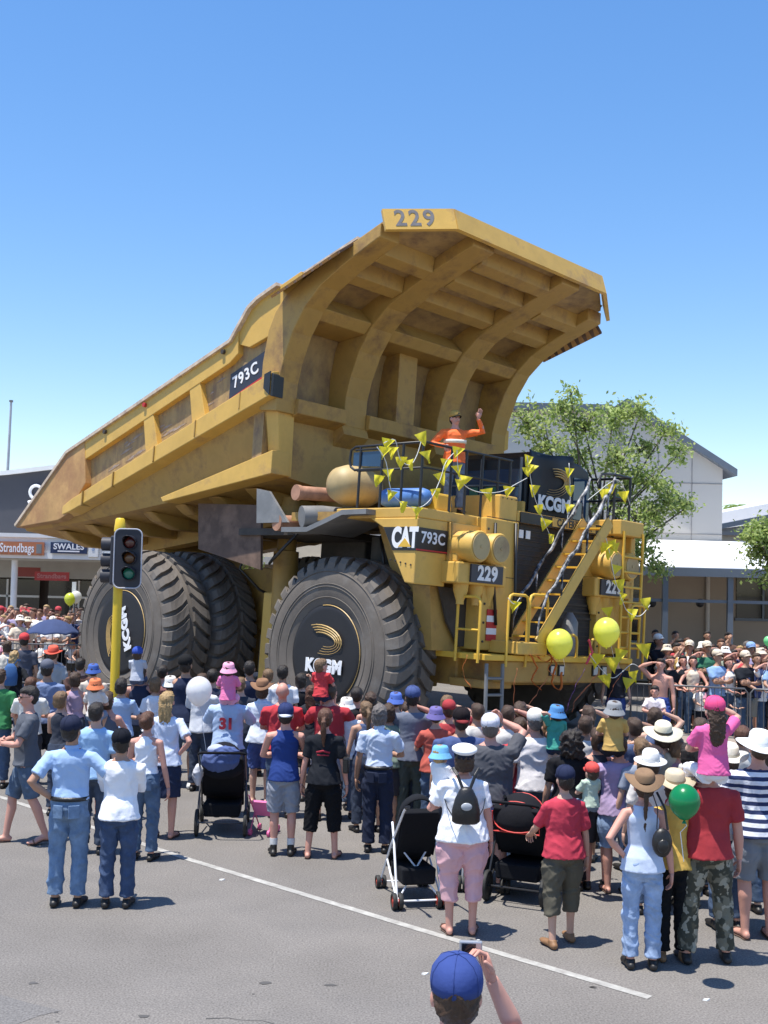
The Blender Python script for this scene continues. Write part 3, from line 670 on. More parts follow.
mb = MB(); lp = [(-8.8, 18.5), (-5.17, 15.94), (-2.05, 12.88), (.42, 10.64), (2.16, 9.11)]; vs = []; fs = []
for i, p in enumerate(lp):
    a = V(lp[max(0, i - 1)]); b = V(lp[min(len(lp) - 1, i + 1)]); d = (b - a).normalized(); n = V((-d.y, d.x))*.045
    vs += [(p[0] + n.x, p[1] + n.y, .004), (p[0] - n.x, p[1] - n.y, .004)]
for i in range(len(lp) - 1): fs.append((2*i, 2*i + 1, 2*i + 3, 2*i + 2))
mb.add(vs, fs); tag(mb.build('road_marking', M_LINE, recalc=False), kind='structure')
# old patches in the asphalt
for poly, cc in (([(-5.5, 8.2), (-3.1, 7.4), (-2.3, 8.6), (-4.4, 9.6)], (.150, .142, .136)), ([(2.4, 7.2), (4.3, 6.6), (4.6, 7.5), (2.9, 8.1)], (.205, .192, .18)), ([(-1.5, 6.3), (.3, 5.6), (.6, 6.1), (-1.2, 6.9)], (.165, .157, .15))):
    mt = mat('asphalt_patch_%d' % int(cc[0]*1000), cc, .93, var=.10, scale=.8, bump=.25, bscale=160); aspect_speck(mt, 60, .33)
    pts = []
    for i in range(4):
        a, b = V(poly[i]), V(poly[(i + 1) % 4])
        for k in range(7): p = a.lerp(b, k/7); pts.append((p.x + rnd.uniform(-.05, .05), p.y + rnd.uniform(-.05, .05), .0025))
    mb = MB(); mb.add(pts, [tuple(range(len(pts)))]); tag(mb.build('road_patch', mt, recalc=False), kind='structure')
# sealed cracks and patches
M_CR = mat('tar_seal', (.07, .068, .066), .8, var=.2)
mb = MB()
for s0, s1, y0, y1 in ((-6, 4, 7.6, 6.1), (1.2, 5, 8.4, 6.2), (-7, -3, 10.5, 8.2), (-1.2, 1.9, 8.6, 7.1)):
    pts = [(s0 + (s1 - s0)*t/24 + rnd.uniform(-.03, .03), y0 + (y1 - y0)*t/24 + .10*math.sin(t*.7 + s0) + rnd.uniform(-.03, .03)) for t in range(25)]
    vs = []; fs = []
    for i, (x, y) in enumerate(pts): w_ = rnd.uniform(.002, .007); vs += [(x, y + w_, .003), (x, y - w_, .003)]
    for i in range(24): fs.append((2*i, 2*i + 1, 2*i + 3, 2*i + 2))
    mb.add(vs, fs)
tag(mb.build('road_cracks', M_CR, recalc=False), kind='structure')
M_OIL = mat('oil_stain', (.085, .08, .076), .7, var=.15)
mb = MB()
for k in range(34):
    x = rnd.uniform(-3.5, 3.6); y = rnd.uniform(5.4, 9.4); r0 = rnd.uniform(.008, .035); n_ = 9
    mb.add([(x + math.cos(a)*r0*rnd.uniform(.6, 1.3)*1.5, y + math.sin(a)*r0*rnd.uniform(.6, 1.3), .0032) for a in [2*math.pi*j/n_ for j in range(n_)]], [tuple(range(n_))])
tag(mb.build('road_stains', M_OIL, recalc=False), kind='structure')
M_PAVE = mat('footpath_paving', (.30, .25, .21), .9, var=.12, scale=2, bump=.1)
mb = MB(); mb.prism([(4.6, 21.6), (60, 21.6), (60, 34), (7.5, 30)], lambda a, b, t: V((a, b, t)), -.2, .12); tag(mb.build('footpath', M_PAVE, bevel=.02), kind='structure')
mb = MB(); mb.prism([(-60, 29.6), (-5.5, 31.6), (9, 34.5), (9, 60), (-60, 60)], lambda a, b, t: V((a, b, t)), -.2, .12); tag(mb.build('footpath', M_PAVE, bevel=.02), kind='structure')

# ---------------------------------------------------------------- left shops
M_CHAR = mat('charcoal_wall', (.060, .062, .075), .8, var=.08, scale=.7)
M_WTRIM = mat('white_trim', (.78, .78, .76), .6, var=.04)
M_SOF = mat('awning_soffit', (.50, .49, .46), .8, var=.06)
M_SHOP = mat('dark_shop_glass', (.02, .018, .018), .12, var=.4, scale=.8, spec=.7)
M_SHOPW = mat('shop_wall', (.18, .14, .12), .8, var=.15)
M_REDS = mat('red_sign', (.42, .035, .03), .5, var=.06); M_ORS = mat('orange_brown_sign', (.46, .16, .07), .6, var=.06); M_NVS = mat('navy_sign', (.015, .03, .09), .5, var=.05)
shop = thing('shop_building', 'charcoal walled shop with white awning and luggage store signs behind the tray tail', 'shop', (-12, 38, 0))
def sh(p): return V(p) - V((-12, 38, 0))
mb = MB(); mb.prism([(-26, 3.9), (-26, 4.7), (-12.72, 6.0), (-8.5, 6.6), (-6, 6.4), (-6, 3.9)], lambda a, b, t: sh((a, t, b)), 38.6, 39.2); mb.build('parapet_wall', M_CHAR, shop)
mb = MB()
for a, b in (((-26, 4.7), (-12.72, 6.0)), ((-12.72, 6.0), (-8.5, 6.6)), ((-8.5, 6.6), (-6, 6.4))): mb.beam(sh((a[0], 38.85, a[1] + .06)), sh((b[0], 38.85, b[1] + .06)), .75, .14)
mb.build('parapet_capping', M_WTRIM, shop)
mb = MB(); mb.b2(sh((-26, 39.2, 0)), sh((-6, 46, 5.0))); mb.build('shop_block', M_SHOPW, shop)
mb = MB(); q = at(36, 492, 38.55); q2 = q - V((-12, 38, 0))
mb.tube([q2 + V((math.cos(a)*.2, 0, math.sin(a)*.22)) for a in [2*math.pi*k/20 for k in range(21)]], .055, 8); mb.tube([q2 + V((-.25, 0, -.35)), q2 + V((.02, 0, -.24)), q2 + V((.1, 0, -.5)), q2 + V((-.3, 0, -.6))], .05, 8)
mb.build('round_logo', M_WHT, shop)
mb = MB(); mb.b2(sh((-26, 35.4, 3.86)), sh((-6, 38.7, 3.96))); mb.build('awning_roof', M_WTRIM, shop)
mb = MB(); mb.b2(sh((-26, 35.2, 3.22)), sh((-6, 35.4, 3.40))); mb.b2(sh((-26, 35.2, 3.86)), sh((-6, 35.42, 3.98))); mb.b2(sh((-26, 35.28, 3.4)), sh((-6, 35.36, 3.86))); mb.build('awning_fascia', M_WTRIM, shop)
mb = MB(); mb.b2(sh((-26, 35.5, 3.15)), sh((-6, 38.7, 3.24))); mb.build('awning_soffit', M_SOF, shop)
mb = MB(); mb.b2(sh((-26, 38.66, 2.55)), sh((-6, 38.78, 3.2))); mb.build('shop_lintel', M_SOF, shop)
for x0 in (-16, -13.6, -11.2, -8.8, -6.6):
    mb = MB(); mb.b2(sh((x0, 38.72, .25)), sh((x0 + 2.1, 38.8, 2.5))); wn = mb.build('shop_window', M_SHOP, shop)
    mb = MB(); mb.b2(sh((x0, 38.66, 1.9)), sh((x0 + 2.1, 38.74, 1.97))); mb.b2(sh((x0 + 1.0, 38.66, .2)), sh((x0 + 1.06, 38.74, 2.5))); mb.build('window_frame', M_WTRIM, wn)
def signboard(name, x0, y0, x1, y1, Y, m, txt, label, ts, tm, font=.0, parent=None, sub=None, ox=0, sx=1.):
    a, b = at(x0, y0, Y), at(x1, y1, Y); z0, z1 = min(a.z, b.z), max(a.z, b.z)
    t = thing(name, label, 'sign', ((a.x + b.x)/2, Y, z0))
    mb = MB(); mb.box((0, 0, (z1 - z0)/2), (b.x - a.x, .06, z1 - z0)); mb.build('board', m, t)
    text_mesh('lettering', txt, ts, tm, t, frame(V((ox, -.036, (z1 - z0)*(.5 if not sub else .6))), (1, 0, 0), (0, 0, 1)) @ Matrix.Diagonal((sx, 1, 1, 1)), .003, .006, 1.05)
    if sub:
        mb = MB(); mb.box((0, -.036, (z1 - z0)*.2), ((b.x - a.x)*.6, .01, .04)); mb.build('fine_print_line', tm, t)
    return t
t = signboard('shop_sign', -6, 541, 44, 555.5, 35.15, M_ORS, 'Strandbags', 'orange brown luggage shop sign on the white awning fascia', .38, M_WHT, ox=-.05, sx=.60)
mb = MB(); mb.box((.62, -.036, .2), (.16, .01, .28)); mb.build('logo_square', M_GRY, t)
signboard('shop_sign', 51, 542, 87, 554, 35.15, M_NVS, 'SWALES', 'navy sign with white capitals on the awning fascia', .25, M_WHT, sub=1)
t = signboard('shop_sign', 89, 540, 98, 557, 35.15, M_WTRIM, 'S', 'small pale sign beside the navy one on the awning fascia', .2, mat('faded_blue_print', (.3, .4, .6), .6))
t = signboard('hanging_sign', 35, 571.5, 69, 581, 36.2, M_REDS, 'Strandbags', 'red sign hanging under the awning above the shop door', .2, mat('faded_red_letters', (.5, .2, .2), .6))
t = signboard('hanging_sign', 16, 567, 40, 577, 37.0, mat('dark_red_sign', (.25, .04, .03), .5), '', 'dark red sign under the awning beside the white column', .2, M_WHT)
t = signboard('street_sign', 72.5, 582, 76, 593, 30.8, M_WTRIM, '', 'small white upright sign plate above the left crowd', .2, M_WHT)
mb = MB(); mb.tube([(0, .05, -1.9), (0, .05, 0)], .03, 8); mb.build('post', M_GRY, t)
col = thing('awning_column', 'slim white column under the shop awning', 'column', (at(15, 560, 35.6).x, 35.6, .12)); mb = MB(); mb.tube([(0, 0, 0), (0, 0, 3.1)], .10, 12); mb.build('shaft', M_WTRIM, col, auto=40); mb = MB(); mb.box((0, 0, .05), (.3, .3, .1)); mb.build('base_plate', M_WTRIM, col)
# further shop behind the truck
shop2 = thing('shop_building', 'low shop with dark windows seen under and behind the truck', 'shop', (0, 42, 0))
mb = MB(); mb.b2((-5.9, 0, 0), (9, 6, 4.6)); mb.build('wall', mat('cream_render', (.42, .38, .32), .85, var=.08), shop2)
mb = MB(); mb.b2((-5.9, -3, 3.2), (9, 0, 3.45)); mb.build('awning', M_SOF, shop2)
for x0 in (-5.2, -2.6, 0, 2.6, 5.2):
    mb = MB(); mb.b2((x0, -.06, .3), (x0 + 2.2, 0.02, 2.7)); mb.build('window', M_SHOP, shop2)
lp_ = thing('lamp_mast', 'tall thin pale mast rising beyond the charcoal shop', 'mast', (-19.8, 60, 0)); mb = MB(); mb.tube([(0, 0, 0), (.05, 0, 6), (.12, 0, 11.3)], [.12, .09, .06], 8); mb.build('pole', mat('galvanised_pole', (.5, .52, .55), .4), lp_); mb = MB(); mb.box((.12, 0, 11.35), (.16, .16, .1)); mb.build('cap', M_GRY, lp_)

# ---------------------------------------------------------------- right building
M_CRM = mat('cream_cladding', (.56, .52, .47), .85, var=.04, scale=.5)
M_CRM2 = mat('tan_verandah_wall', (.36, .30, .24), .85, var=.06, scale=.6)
M_BLUE = mat('slate_blue_steel', (.13, .155, .19), .5, var=.06)
M_ROOF = mat('white_metal_roof', (.80, .80, .80), .45, var=.04)
hall = thing('hall_building', 'tall cream clad hall with grey gable roof and blue edged verandah behind the tree', 'building', (8, 33, 0))
def hb(p): return V(p) - V((8, 33, 0))
a = at(631, 403, 34); b = at(732, 471, 34); l = at(505, 413.5, 36); 
# gable front facing the camera
gx0, gx1 = at(625, 420, 34).x, at(722.6, 471, 34).x
zr, ze = a.z, at(722.6, 464, 34).z
mb = MB(); mb.prism([(gx0, .1), (gx1, .1), (gx1, ze - .05), (gx0, zr - .15)], lambda x, z, t: hb((x, t, z)), 34, 46); mb.build('hall_wall', M_CRM, hall)
mb = MB(); mb.prism([(gx0 - 8.5, .1), (gx0 + .01, .1), (gx0 + .01, zr - .2), (gx0 - 8.5, zr - .2)], lambda x, z, t: hb((x, t, z)), 34.8, 46); mb.build('hall_wing_wall', mat('pale_cladding', (.66, .62, .56), .85, var=.04), hall)
mb = MB()
mb.prism([(gx0 - .3, zr - .1), (gx0, zr + .1), (gx1 + .35, ze - .17), (gx1 + .35, ze - .37), (gx0, zr - .12)], lambda x, z, t: hb((x, t, z)), 33.7, 46.4)
mb.build('gable_roof', M_BLUE, hall)
mb = MB(); mb.b2(hb((gx0 - 8.8, 34.4, zr - .2)), hb((gx0 - .3, 46, zr))); mb.build('flat_roof', M_BLUE, hall)
mb = MB()
for z in (4.4, 5.9): mb.b2(hb((gx0, 33.985, z)), hb((gx1, 34.0, z + .02)))
for x in (gx0 + 1.0, gx0 + 2.0): mb.b2(hb((x, 33.985, 3)), hb((x + .02, 34.0, 7.0)))
mb.build('panel_joint', mat('joint_shadow_line', (.3, .28, .27), .9), hall)
# verandah
vz = 3.34
ra, rb = at(650, 541, 33.9), at(775, 549, 33.9)
x0, x1 = 6.0, 18.0
mb = MB(); mb.loft([[hb((x0 - 1.2, 30, vz)), hb((x0 - 1.2, 33.95, 4.15)), hb((x0 - 1.2, 33.95, 4.22)), hb((x0 - 1.2, 30, vz + .08))], [hb((x1, 30, vz)), hb((x1, 33.95, 4.15)), hb((x1, 33.95, 4.22)), hb((x1, 30, vz + .08))]])
mb.build('verandah_roof', M_ROOF, hall)
mb = MB(); mb.b2(hb((x0 - 1.2, 29.9, vz - .16)), hb((x1, 30.0, vz + .06))); mb.build('gutter', M_BLUE, hall)
mb = MB(); mb.b2(hb((x0 - 1.2, 30.05, 2.5)), hb((x1, 30.12, 2.58))); mb.build('verandah_rail', M_BLUE, hall)
for px in (665, 730):
    q = at(px, 600, 30.06); mb = MB(); mb.b2(hb((q.x - .07, 30.0, .1)), hb((q.x + .07, 30.14, vz))); mb.build('verandah_post', M_BLUE, hall)
for xx in (12.2, 14.6): mb = MB(); mb.b2(hb((xx - .07, 30.0, .1)), hb((xx + .07, 30.14, vz))); mb.build('verandah_post', M_BLUE, hall)
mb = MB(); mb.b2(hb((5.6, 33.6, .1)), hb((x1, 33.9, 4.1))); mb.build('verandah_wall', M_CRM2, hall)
for px0, px1, py0, py1 in ((737, 790, 574, 618), (610, 640, 574, 640)):
    a_, b_ = at(px0, py1, 33.5), at(px1, py0, 33.5); mb = MB(); mb.b2(hb((a_.x, 33.55, a_.z)), hb((b_.x, 33.62, b_.z))); wn = mb.build('window', M_SHOP, hall)
    mb = MB(); mb.b2(hb((a_.x - .05, 33.5, a_.z - .08)), hb((b_.x + .05, 33.6, a_.z))); mb.b2(hb(((a_.x + b_.x)/2 - .03, 33.5, a_.z)), hb(((a_.x + b_.x)/2 + .03, 33.6, b_.z))); mb.build('window_frame', M_BLUE, wn)
mb = MB(); q = at(722, 500, 33.4); mb.tube([hb((q.x - .35, 33.5, .1)), hb((q.x - .35, 33.5, 3.9))], .06, 8); mb.build('downpipe', M_CRM, hall)
mb = MB()
for px in (652, 700): q = at(px, 603, 31); mb.ell(hb((q.x, 31, q.z)), (.12, .12, .12), 10, 6)
mb.build('ceiling_speaker', M_BLK, hall)
side = thing('side_building', 'low grey building with white roof at the right edge behind the hall', 'building', (14, 44, 0))
def sb_(p): return V(p) - V((14, 44, 0))
a_ = at(722, 525, 42); r0 = at(700, 503, 46)
mb = MB(); mb.b2(sb_((11.0, 42, 0)), sb_((26, 50, a_.z - .3))); mb.build('wall', M_CRM, side)
zr0 = at(724, 527, 42).z; zr1 = at(768, 512, 42).z
mb = MB(); mb.prism([(10.9, zr0 - .3), (15.0, zr1 - .2), (20, zr1 + 1.6), (26, zr0 - .3)], lambda x, z, t: sb_((x, t, z)), 41.6, 42.2); mb.build('gable', mat('grey_gable', (.32, .31, .32), .8), side)
mb = MB(); mb.beam(sb_((11.0, 41.5, zr0 - .25)), sb_((16.0, 41.5, zr1 + .25)), .3, .18); mb.build('barge_board', M_BLUE, side)
mb = MB(); mb.prism([(10.6, zr0 - .25), (10.6, zr0 + .1), (19, at(768, 500, 50).z + .4), (22, 4)], lambda x, z, t: sb_((x, t, z)), 46, 56); mb.build('white_roof', M_ROOF, side)

# ---------------------------------------------------------------- traffic light
M_TLY = mat('yellow_signal_pole', (.78, .52, .03), .45, var=.04)
q = at(117.5, 600, 17)
tl = thing('traffic_light', 'yellow traffic light pole with dark three lamp signal in front of the rear wheel', 'traffic light', (q.x, 17, 0))
tp = at(119, 518, 17).z
mb = MB(); mb.tube([(0, 0, 0), (0, 0, tp - .17)], .068, 16); mb.tube([(0, 0, tp - .2), (0, 0, tp - .16), (0, 0, tp - .02), (0, 0, tp)], [.085, .085, .068, .05], 16); mb.build('pole', M_TLY, tl, auto=40)
c0 = at(128, 558.5, 16.8) - V((q.x, 17, 0)); hh = .42
def rr_(w2, h2, r, n=5):
    o = []
    for cx, cz, a0 in ((w2 - r, h2 - r, 0), (-w2 + r, h2 - r, 90), (-w2 + r, -h2 + r, 180), (w2 - r, -h2 + r, 270)):
        for k in range(n + 1): a = R(a0 + 90*k/n); o.append((cx + r*math.cos(a), cz + r*math.sin(a)))
    return o
mb = MB(); mb.prism(rr_(.20, .43, .09), lambda a, b, t: V((c0.x + a, c0.y + t, c0.z + b)), -.02, .02); bb = mb.build('backing_board', mat('signal_black', (.02, .02, .03), .5, var=.1), tl)
mb = MB(); mb.tube([V((c0.x + a, c0.y - .02, c0.z + b)) for a, b in rr_(.20, .43, .09)] + [V((c0.x + .20, c0.y - .02, c0.z + .34))], .010, 6); mb.build('white_border', mat('reflective_border', (.5, .5, .55), .5), tl)
mb = MB(); mb.b2(c0 + V((-.11, .0, -.36)), c0 + V((.11, .22, .36))); mb.build('signal_housing', mat('signal_black', (.02, .02, .03)), tl, bevel=.02)
mb = MB(); mb.beam(c0 + V((0, .1, .3)), V((0, 0, c0.z + .3)), .04, .04); mb.beam(c0 + V((0, .1, -.3)), V((0, 0, c0.z - .3)), .04, .04); mb.build('bracket', M_BLK, tl)
for k, (nm, cc) in enumerate((('red_lamp', (.10, .015, .012)), ('amber_lamp', (.13, .05, .015)), ('green_lamp', (.02, .20, .14)))):
    lc = c0 + V((.03, -.02, .235 - k*.225)); mb = MB(); mb.ell(lc + V((0, -.02, 0)), (.088, .03, .088), 16, 8); ln = mb.build(nm, mat('lens_' + nm, cc, .25, var=.2, spec=.7), tl, smooth=True)
    mb = MB(); rings = [[lc + V((math.cos(a)*r, y - .18*max(0, math.sin(a))*(1 if y < -.05 else 0), math.sin(a)*r)) for a in [2*math.pi*j/20 for j in range(21)]] for r, y in ((.10, 0), (.10, -.07))]
    mb.loft(rings, False, False); o = mb.build('visor', mat('signal_black', (.02,)*3), ln, smooth=True); o.modifiers.new('t', 'SOLIDIFY').thickness = .006
hb2 = c0 + V((-.24, .12, -.03))
mb = MB(); mb.b2(hb2 + V((-.05, -.02, -.36)), hb2 + V((.10, .2, .36))); mb.build('side_housing', mat('signal_dark_grey', (.035, .035, .045), .6), tl, bevel=.02)
for k in range(3): mb = MB(); cc = hb2 + V((-.05, .09, .235 - k*.235)); mb.tube([cc, cc + V((-.14, 0, 0))], .10, 16); mb.build('visor', mat('signal_dark_grey', (.035,)*3), tl, auto=40)

# ---------------------------------------------------------------- trees
M_LEAF = [mat('leaf_green_%d' % i, c, .5, var=.25, scale=1.5, trans=.5, spec=.3) for i, c in enumerate([(.34, .43, .13), (.48, .56, .22), (.22, .31, .08)])]
M_BARK = mat('grey_bark', (.12, .10, .085), .9, var=.3, scale=6)
def tree(label, base, top, blobs, nleaf, ls, seed, name='plane_tree', trunk_r=.14, density=1.):
    r = random.Random(seed); t = thing(name, label, 'tree', base)
    b = V(base); mb = MB()
    fork = V((top[0], top[1], top[2])) - b
    mb.tube([(0, 0, 0), fork*.5 + V((.05, 0, 0)), fork], [trunk_r, trunk_r*.8, trunk_r*.6], 10)
    tips = []
    for c, rad, k in blobs:
        c = V(c) - b; mid = fork.lerp(c, .5) + V((r.uniform(-.3, .3), r.uniform(-.3, .3), r.uniform(-.1, .3)))
        mb.tube([fork, mid, c], [trunk_r*.45, trunk_r*.3, trunk_r*.18], 7)
        for j in range(k):
            d = V((r.gauss(0, 1), r.gauss(0, 1), r.gauss(.25, .8))).normalized()*rad*r.uniform(.5, 1.15)
            m2 = c + d*.5 + V((0, 0, .1)); mb.tube([c, m2, c + d], [trunk_r*.16, trunk_r*.1, trunk_r*.04], 5, cap=False); tips.append((c, c + d))
    mb.build('trunk', M_BARK, t, smooth=True)
    lf = MB(); per = max(1, nleaf//len(tips))
    for c, e in tips:
        for i in range(per):
            u = r.uniform(.25, 1.08); p = c.lerp(e, u) + V((r.gauss(0, .13), r.gauss(0, .13), r.gauss(0, .12)))
            s = ls*r.uniform(.6, 1.3); n = V((r.gauss(0, .6), r.gauss(0, .6), r.gauss(.5, .5))).normalized(); a = n.orthogonal().normalized(); a = Matrix.Rotation(r.uniform(0, 6.28), 3, n) @ a; bq = n.cross(a)
            lf.cur = r.choice((0, 0, 1, 1, 2))
            lf.add([p - a*s, p - bq*s*.55 + n*s*.12, p + a*s, p + bq*s*.55 + n*s*.12], [(0, 1, 2, 3)])
    lf.build('crown', M_LEAF, t, recalc=False)
    return t
def tb(x, y, Y, r, k): q = at(x, y, Y); return ((q.x, q.y, q.z), r, k)
q = at(600, 560, 28.5)
bl = [tb(528, 425, 28, .6, 12), tb(548, 450, 27.6, .7, 14), tb(560, 410, 28.5, .45, 9), tb(585, 430, 28, .75, 16), tb(575, 470, 28.6, .8, 14), tb(612, 425, 28.6, .55, 12), tb(640, 415, 28.2, .6, 12), tb(665, 432, 28.4, .5, 9), tb(620, 465, 28, .8, 16), tb(650, 480, 27.8, .6, 12), tb(668, 500, 28.3, .5, 11), tb(686, 508, 28.2, .38, 7), tb(635, 520, 27.6, .7, 16), tb(655, 515, 28.4, .5, 10), tb(632, 556, 27.8, .5, 11), tb(655, 570, 28, .3, 7), tb(678, 455, 28.3, .3, 5), tb(545, 480, 28.8, .7, 12), tb(602, 500, 28.5, .7, 12), tb(571, 395, 28, .22, 4), tb(640, 450, 28.4, .4, 7), tb(645, 545, 28.2, .45, 9), tb(625, 490, 28.4, .6, 10)]
tree('leafy light green street tree rising behind the truck cab', (q.x, 28.5, .12), (q.x, 28.4, 3.6), bl, 9000, .064, 3, name='street_tree', trunk_r=.085)
q = at(775, 560, 24.5)
bl = [tb(762, 552, 24.5, .45, 14), tb(775, 540, 24.6, .5, 12), tb(778, 575, 24.4, .5, 12), tb(756, 535, 24.3, .2, 5), tb(790, 555, 24.8, .6, 12), tb(765, 530, 24.5, .25, 6)]
tree('green shrubby tree cut off by the right edge in front of the verandah', (at(790, 560, 24.5).x, 24.5, .12), (at(790, 600, 24.5).x, 24.5, 2.4), bl, 5200, .05, 5, name='street_tree')
q = at(233, 560, 41)
tree('small bright green tree glimpsed under the truck between the wheels', (q.x, 36, .1), (q.x, 36, 1.8), [tb(233, 556, 36, .8, 16), tb(222, 552, 36.3, .6, 12), tb(245, 560, 36, .6, 12)], 3000, .07, 9, name='street_tree')
# palm far behind
q = at(740, 507, 62); pm = thing('palm_tree', 'distant palm top showing above the white roof', 'tree', (q.x, 62, 0)); zt_ = q.z - .1
mb = MB(); mb.tube([(0, 0, 0), (0, 0, zt_)], .15, 8); mb.build('trunk', M_BARK, pm)
mb = MB()
for k in range(22):
    a = k*2.4; pts = [V((math.cos(a)*s_*1.1, math.sin(a)*s_*1.1, zt_ + .5*s_*(1.6 - (k % 3)*.4) - .75*s_*s_)) for s_ in (0, .3, .6, .9, 1.15)]
    sd = V((-math.sin(a), math.cos(a), 0))
    for i in range(4):
        w0, w1 = (.05, .16, .18, .12, .02)[i:i + 2]; mb.add([pts[i] - sd*w0, pts[i] + sd*w0, pts[i + 1] + sd*w1, pts[i + 1] - sd*w1], [(0, 1, 2, 3)])
mb.build('crown', M_LEAF[2], pm, recalc=False)

# ---------------------------------------------------------------- balloons
def balloon(x, y, Y, r, col, label, tail=(0, 0, -.8), trans=.4):
    q = at(x, y, Y); t = thing('balloon', label, 'balloon', q)
    mb = MB(); prof = [(r*math.sin(a)*(1 - .10*max(0, -math.cos(a))), r*1.12*math.cos(a) - (r*.06 if math.cos(a) < -.9 else 0)) for a in [math.pi*k/18 for k in range(19)]]
    prof = [(max(.002, p), z) for p, z in prof]; mb.lathe(prof, n=28); mb.build('skin', mat('balloon_' + label.split()[0] + label.split()[1], col, .25, var=.03, trans=trans, spec=.6, coat=.3), t, smooth=True, weld=True)
    mb = MB(); mb.lathe([(.004, -r*1.14), (.02, -r*1.14 - .03), (.001, -r*1.14 - .03)], n=10); mb.build('knot', mat('balloon_' + label.split()[0] + label.split()[1], col), t)
    mb = MB(); e = V(tail); mb.tube([V((0, 0, -r*1.15)), e*.3 + V((.02, 0, -r*.7)), e*.7 + V((-.03, 0, 0)), e + V((0, 0, -r))], .003, 4); mb.build('string', M_WHT, t)
    return t
YB = (.93, .93, .16)
balloon(559.5, 643.5, 20.4, .235, YB, 'yellow round balloon tied to the front platform under the stair', (.15, .3, -.2))
balloon(606.5, 632, 20.6, .235, YB, 'yellow round balloon tied near the right end of the front platform', (.2, .3, -.25))
balloon(70, 599, 30.5, .15, (.75, .8, .1), 'yellow tiny balloon above the far left crowd'); balloon(76, 597, 30.6, .15, (.85, .85, .85), 'white tiny balloon above the far left crowd')
balloon(199, 691, 14.6, .165, (.88, .87, .87), 'white balloon floating behind the blue hooded pushchair', (.1, .1, -.6))
balloon(684.5, 801.5, 9.3, .125, (.01, .30, .10), 'green balloon in front of the red shirt and camouflage trousers', (.0, .0, -.35))
balloon(768, 641, 21, .08, (.3, .8, .4), 'small pale green balloon at the right edge over the barrier')
# ================================================================ people
SKIN = {'fair': mat('fair_skin', (.56, .33, .24), .55, var=.06), 'tan': mat('tanned_skin', (.42, .23, .15), .55, var=.08), 'pink': mat('sunburnt_skin', (.58, .29, .22), .55, var=.08)}
HAIRC = {'dark': (.018, .012, .009), 'brown': (.06, .032, .018), 'auburn': (.10, .04, .02), 'blonde': (.38, .25, .11), 'grey': (.14, .12, .11), 'sandy': (.17, .10, .05)}
def hairmat(c): return mat('hair_' + c, HAIRC[c], .55, var=.35, scale=14, bump=.4, bscale=60, stretch=(6, 6, 1))
EYE = mat('dark_eye', (.02, .015, .012), .3)
M_LEATH = mat('black_leather', (.015, .014, .014), .4, bump=.2)
M_SHOE = {'black': mat('black_shoe', (.015, .013, .012), .5), 'brown': mat('tan_leather_shoe', (.25, .13, .06), .6), 'white': mat('white_trainer', (.6, .6, .6), .6), 'sandal': mat('brown_sandal', (.09, .05, .035), .7)}
def ik(a, b, l1, l2, pole):
    a, b = V(a), V(b); d = b - a; L = min(d.length, (l1 + l2)*.995); dn = d.normalized(); b = a + dn*L
    x = (l1*l1 - l2*l2 + L*L)/(2*L); h = math.sqrt(max(0, l1*l1 - x*x)); p = V(pole); p = p - dn*p.dot(dn)
    p = p.normalized() if p.length > 1e-6 else V((0, -1, 0))
    return a + dn*x + p*h, b
ARMS = {  # wrist target for the right side (x > 0), elbow pole, curl, finger direction, palm normal
 'down': ((.27, .04, .83), (.3, -1, 0), .5, (0, .15, -1), (-1, 0, 0)),
 'hip': ((.17, -.03, 1.00), (1, -.8, .1), .5, (-.5, .6, -.3), (-.6, -.6, 0)),
 'front': ((.05, .27, 1.12), (1, -.2, -.6), .9, (-1, .2, .1), (0, -1, -.2)),
 'fold': ((-.06, .22, 1.16), (1, .2, -.7), .6, (-1, .1, .2), (0, -1, 0)),
 'camera': ((.075, .27, 1.585), (.8, .1, -1), 1.1, (-.4, .1, .9), (-.6, -.5, 0)),
 'shade': ((.11, .12, 1.66), (1, .1, -.3), .3, (-1, .15, .1), (0, 0, -1)),
 'legs': ((.11, .15, 1.36), (1, .1, -.8), .9, (-.4, -.2, .6), (-.4, -1, 0)),
 'wave': ((.30, .26, 1.80), (.8, -.2, -.8), .1, (.05, .1, 1), (0, 1, 0)),
 'push': ((.20, .36, 1.02), (.5, -.8, -.3), 1.2, (-.1, .8, -.5), (0, -.3, -1)),
 'hold': ((.10, .20, 1.22), (1, -.2, -.9), .7, (-.9, .3, .1), (0, -1, .2)),
 'neck': ((.10, -.08, 1.50), (1, .1, .4), .4, (-1, 0, .1), (0, 1, 0)),
 'lean': ((.16, .34, 1.05), (1, -.3, -.4), .4, (-.8, .4, 0), (0, 0, -1)),
 'around': ((.30, .16, 1.06), (.8, -.9, .2), .4, (.3, .8, -.1), (-1, 0, 0)),
}
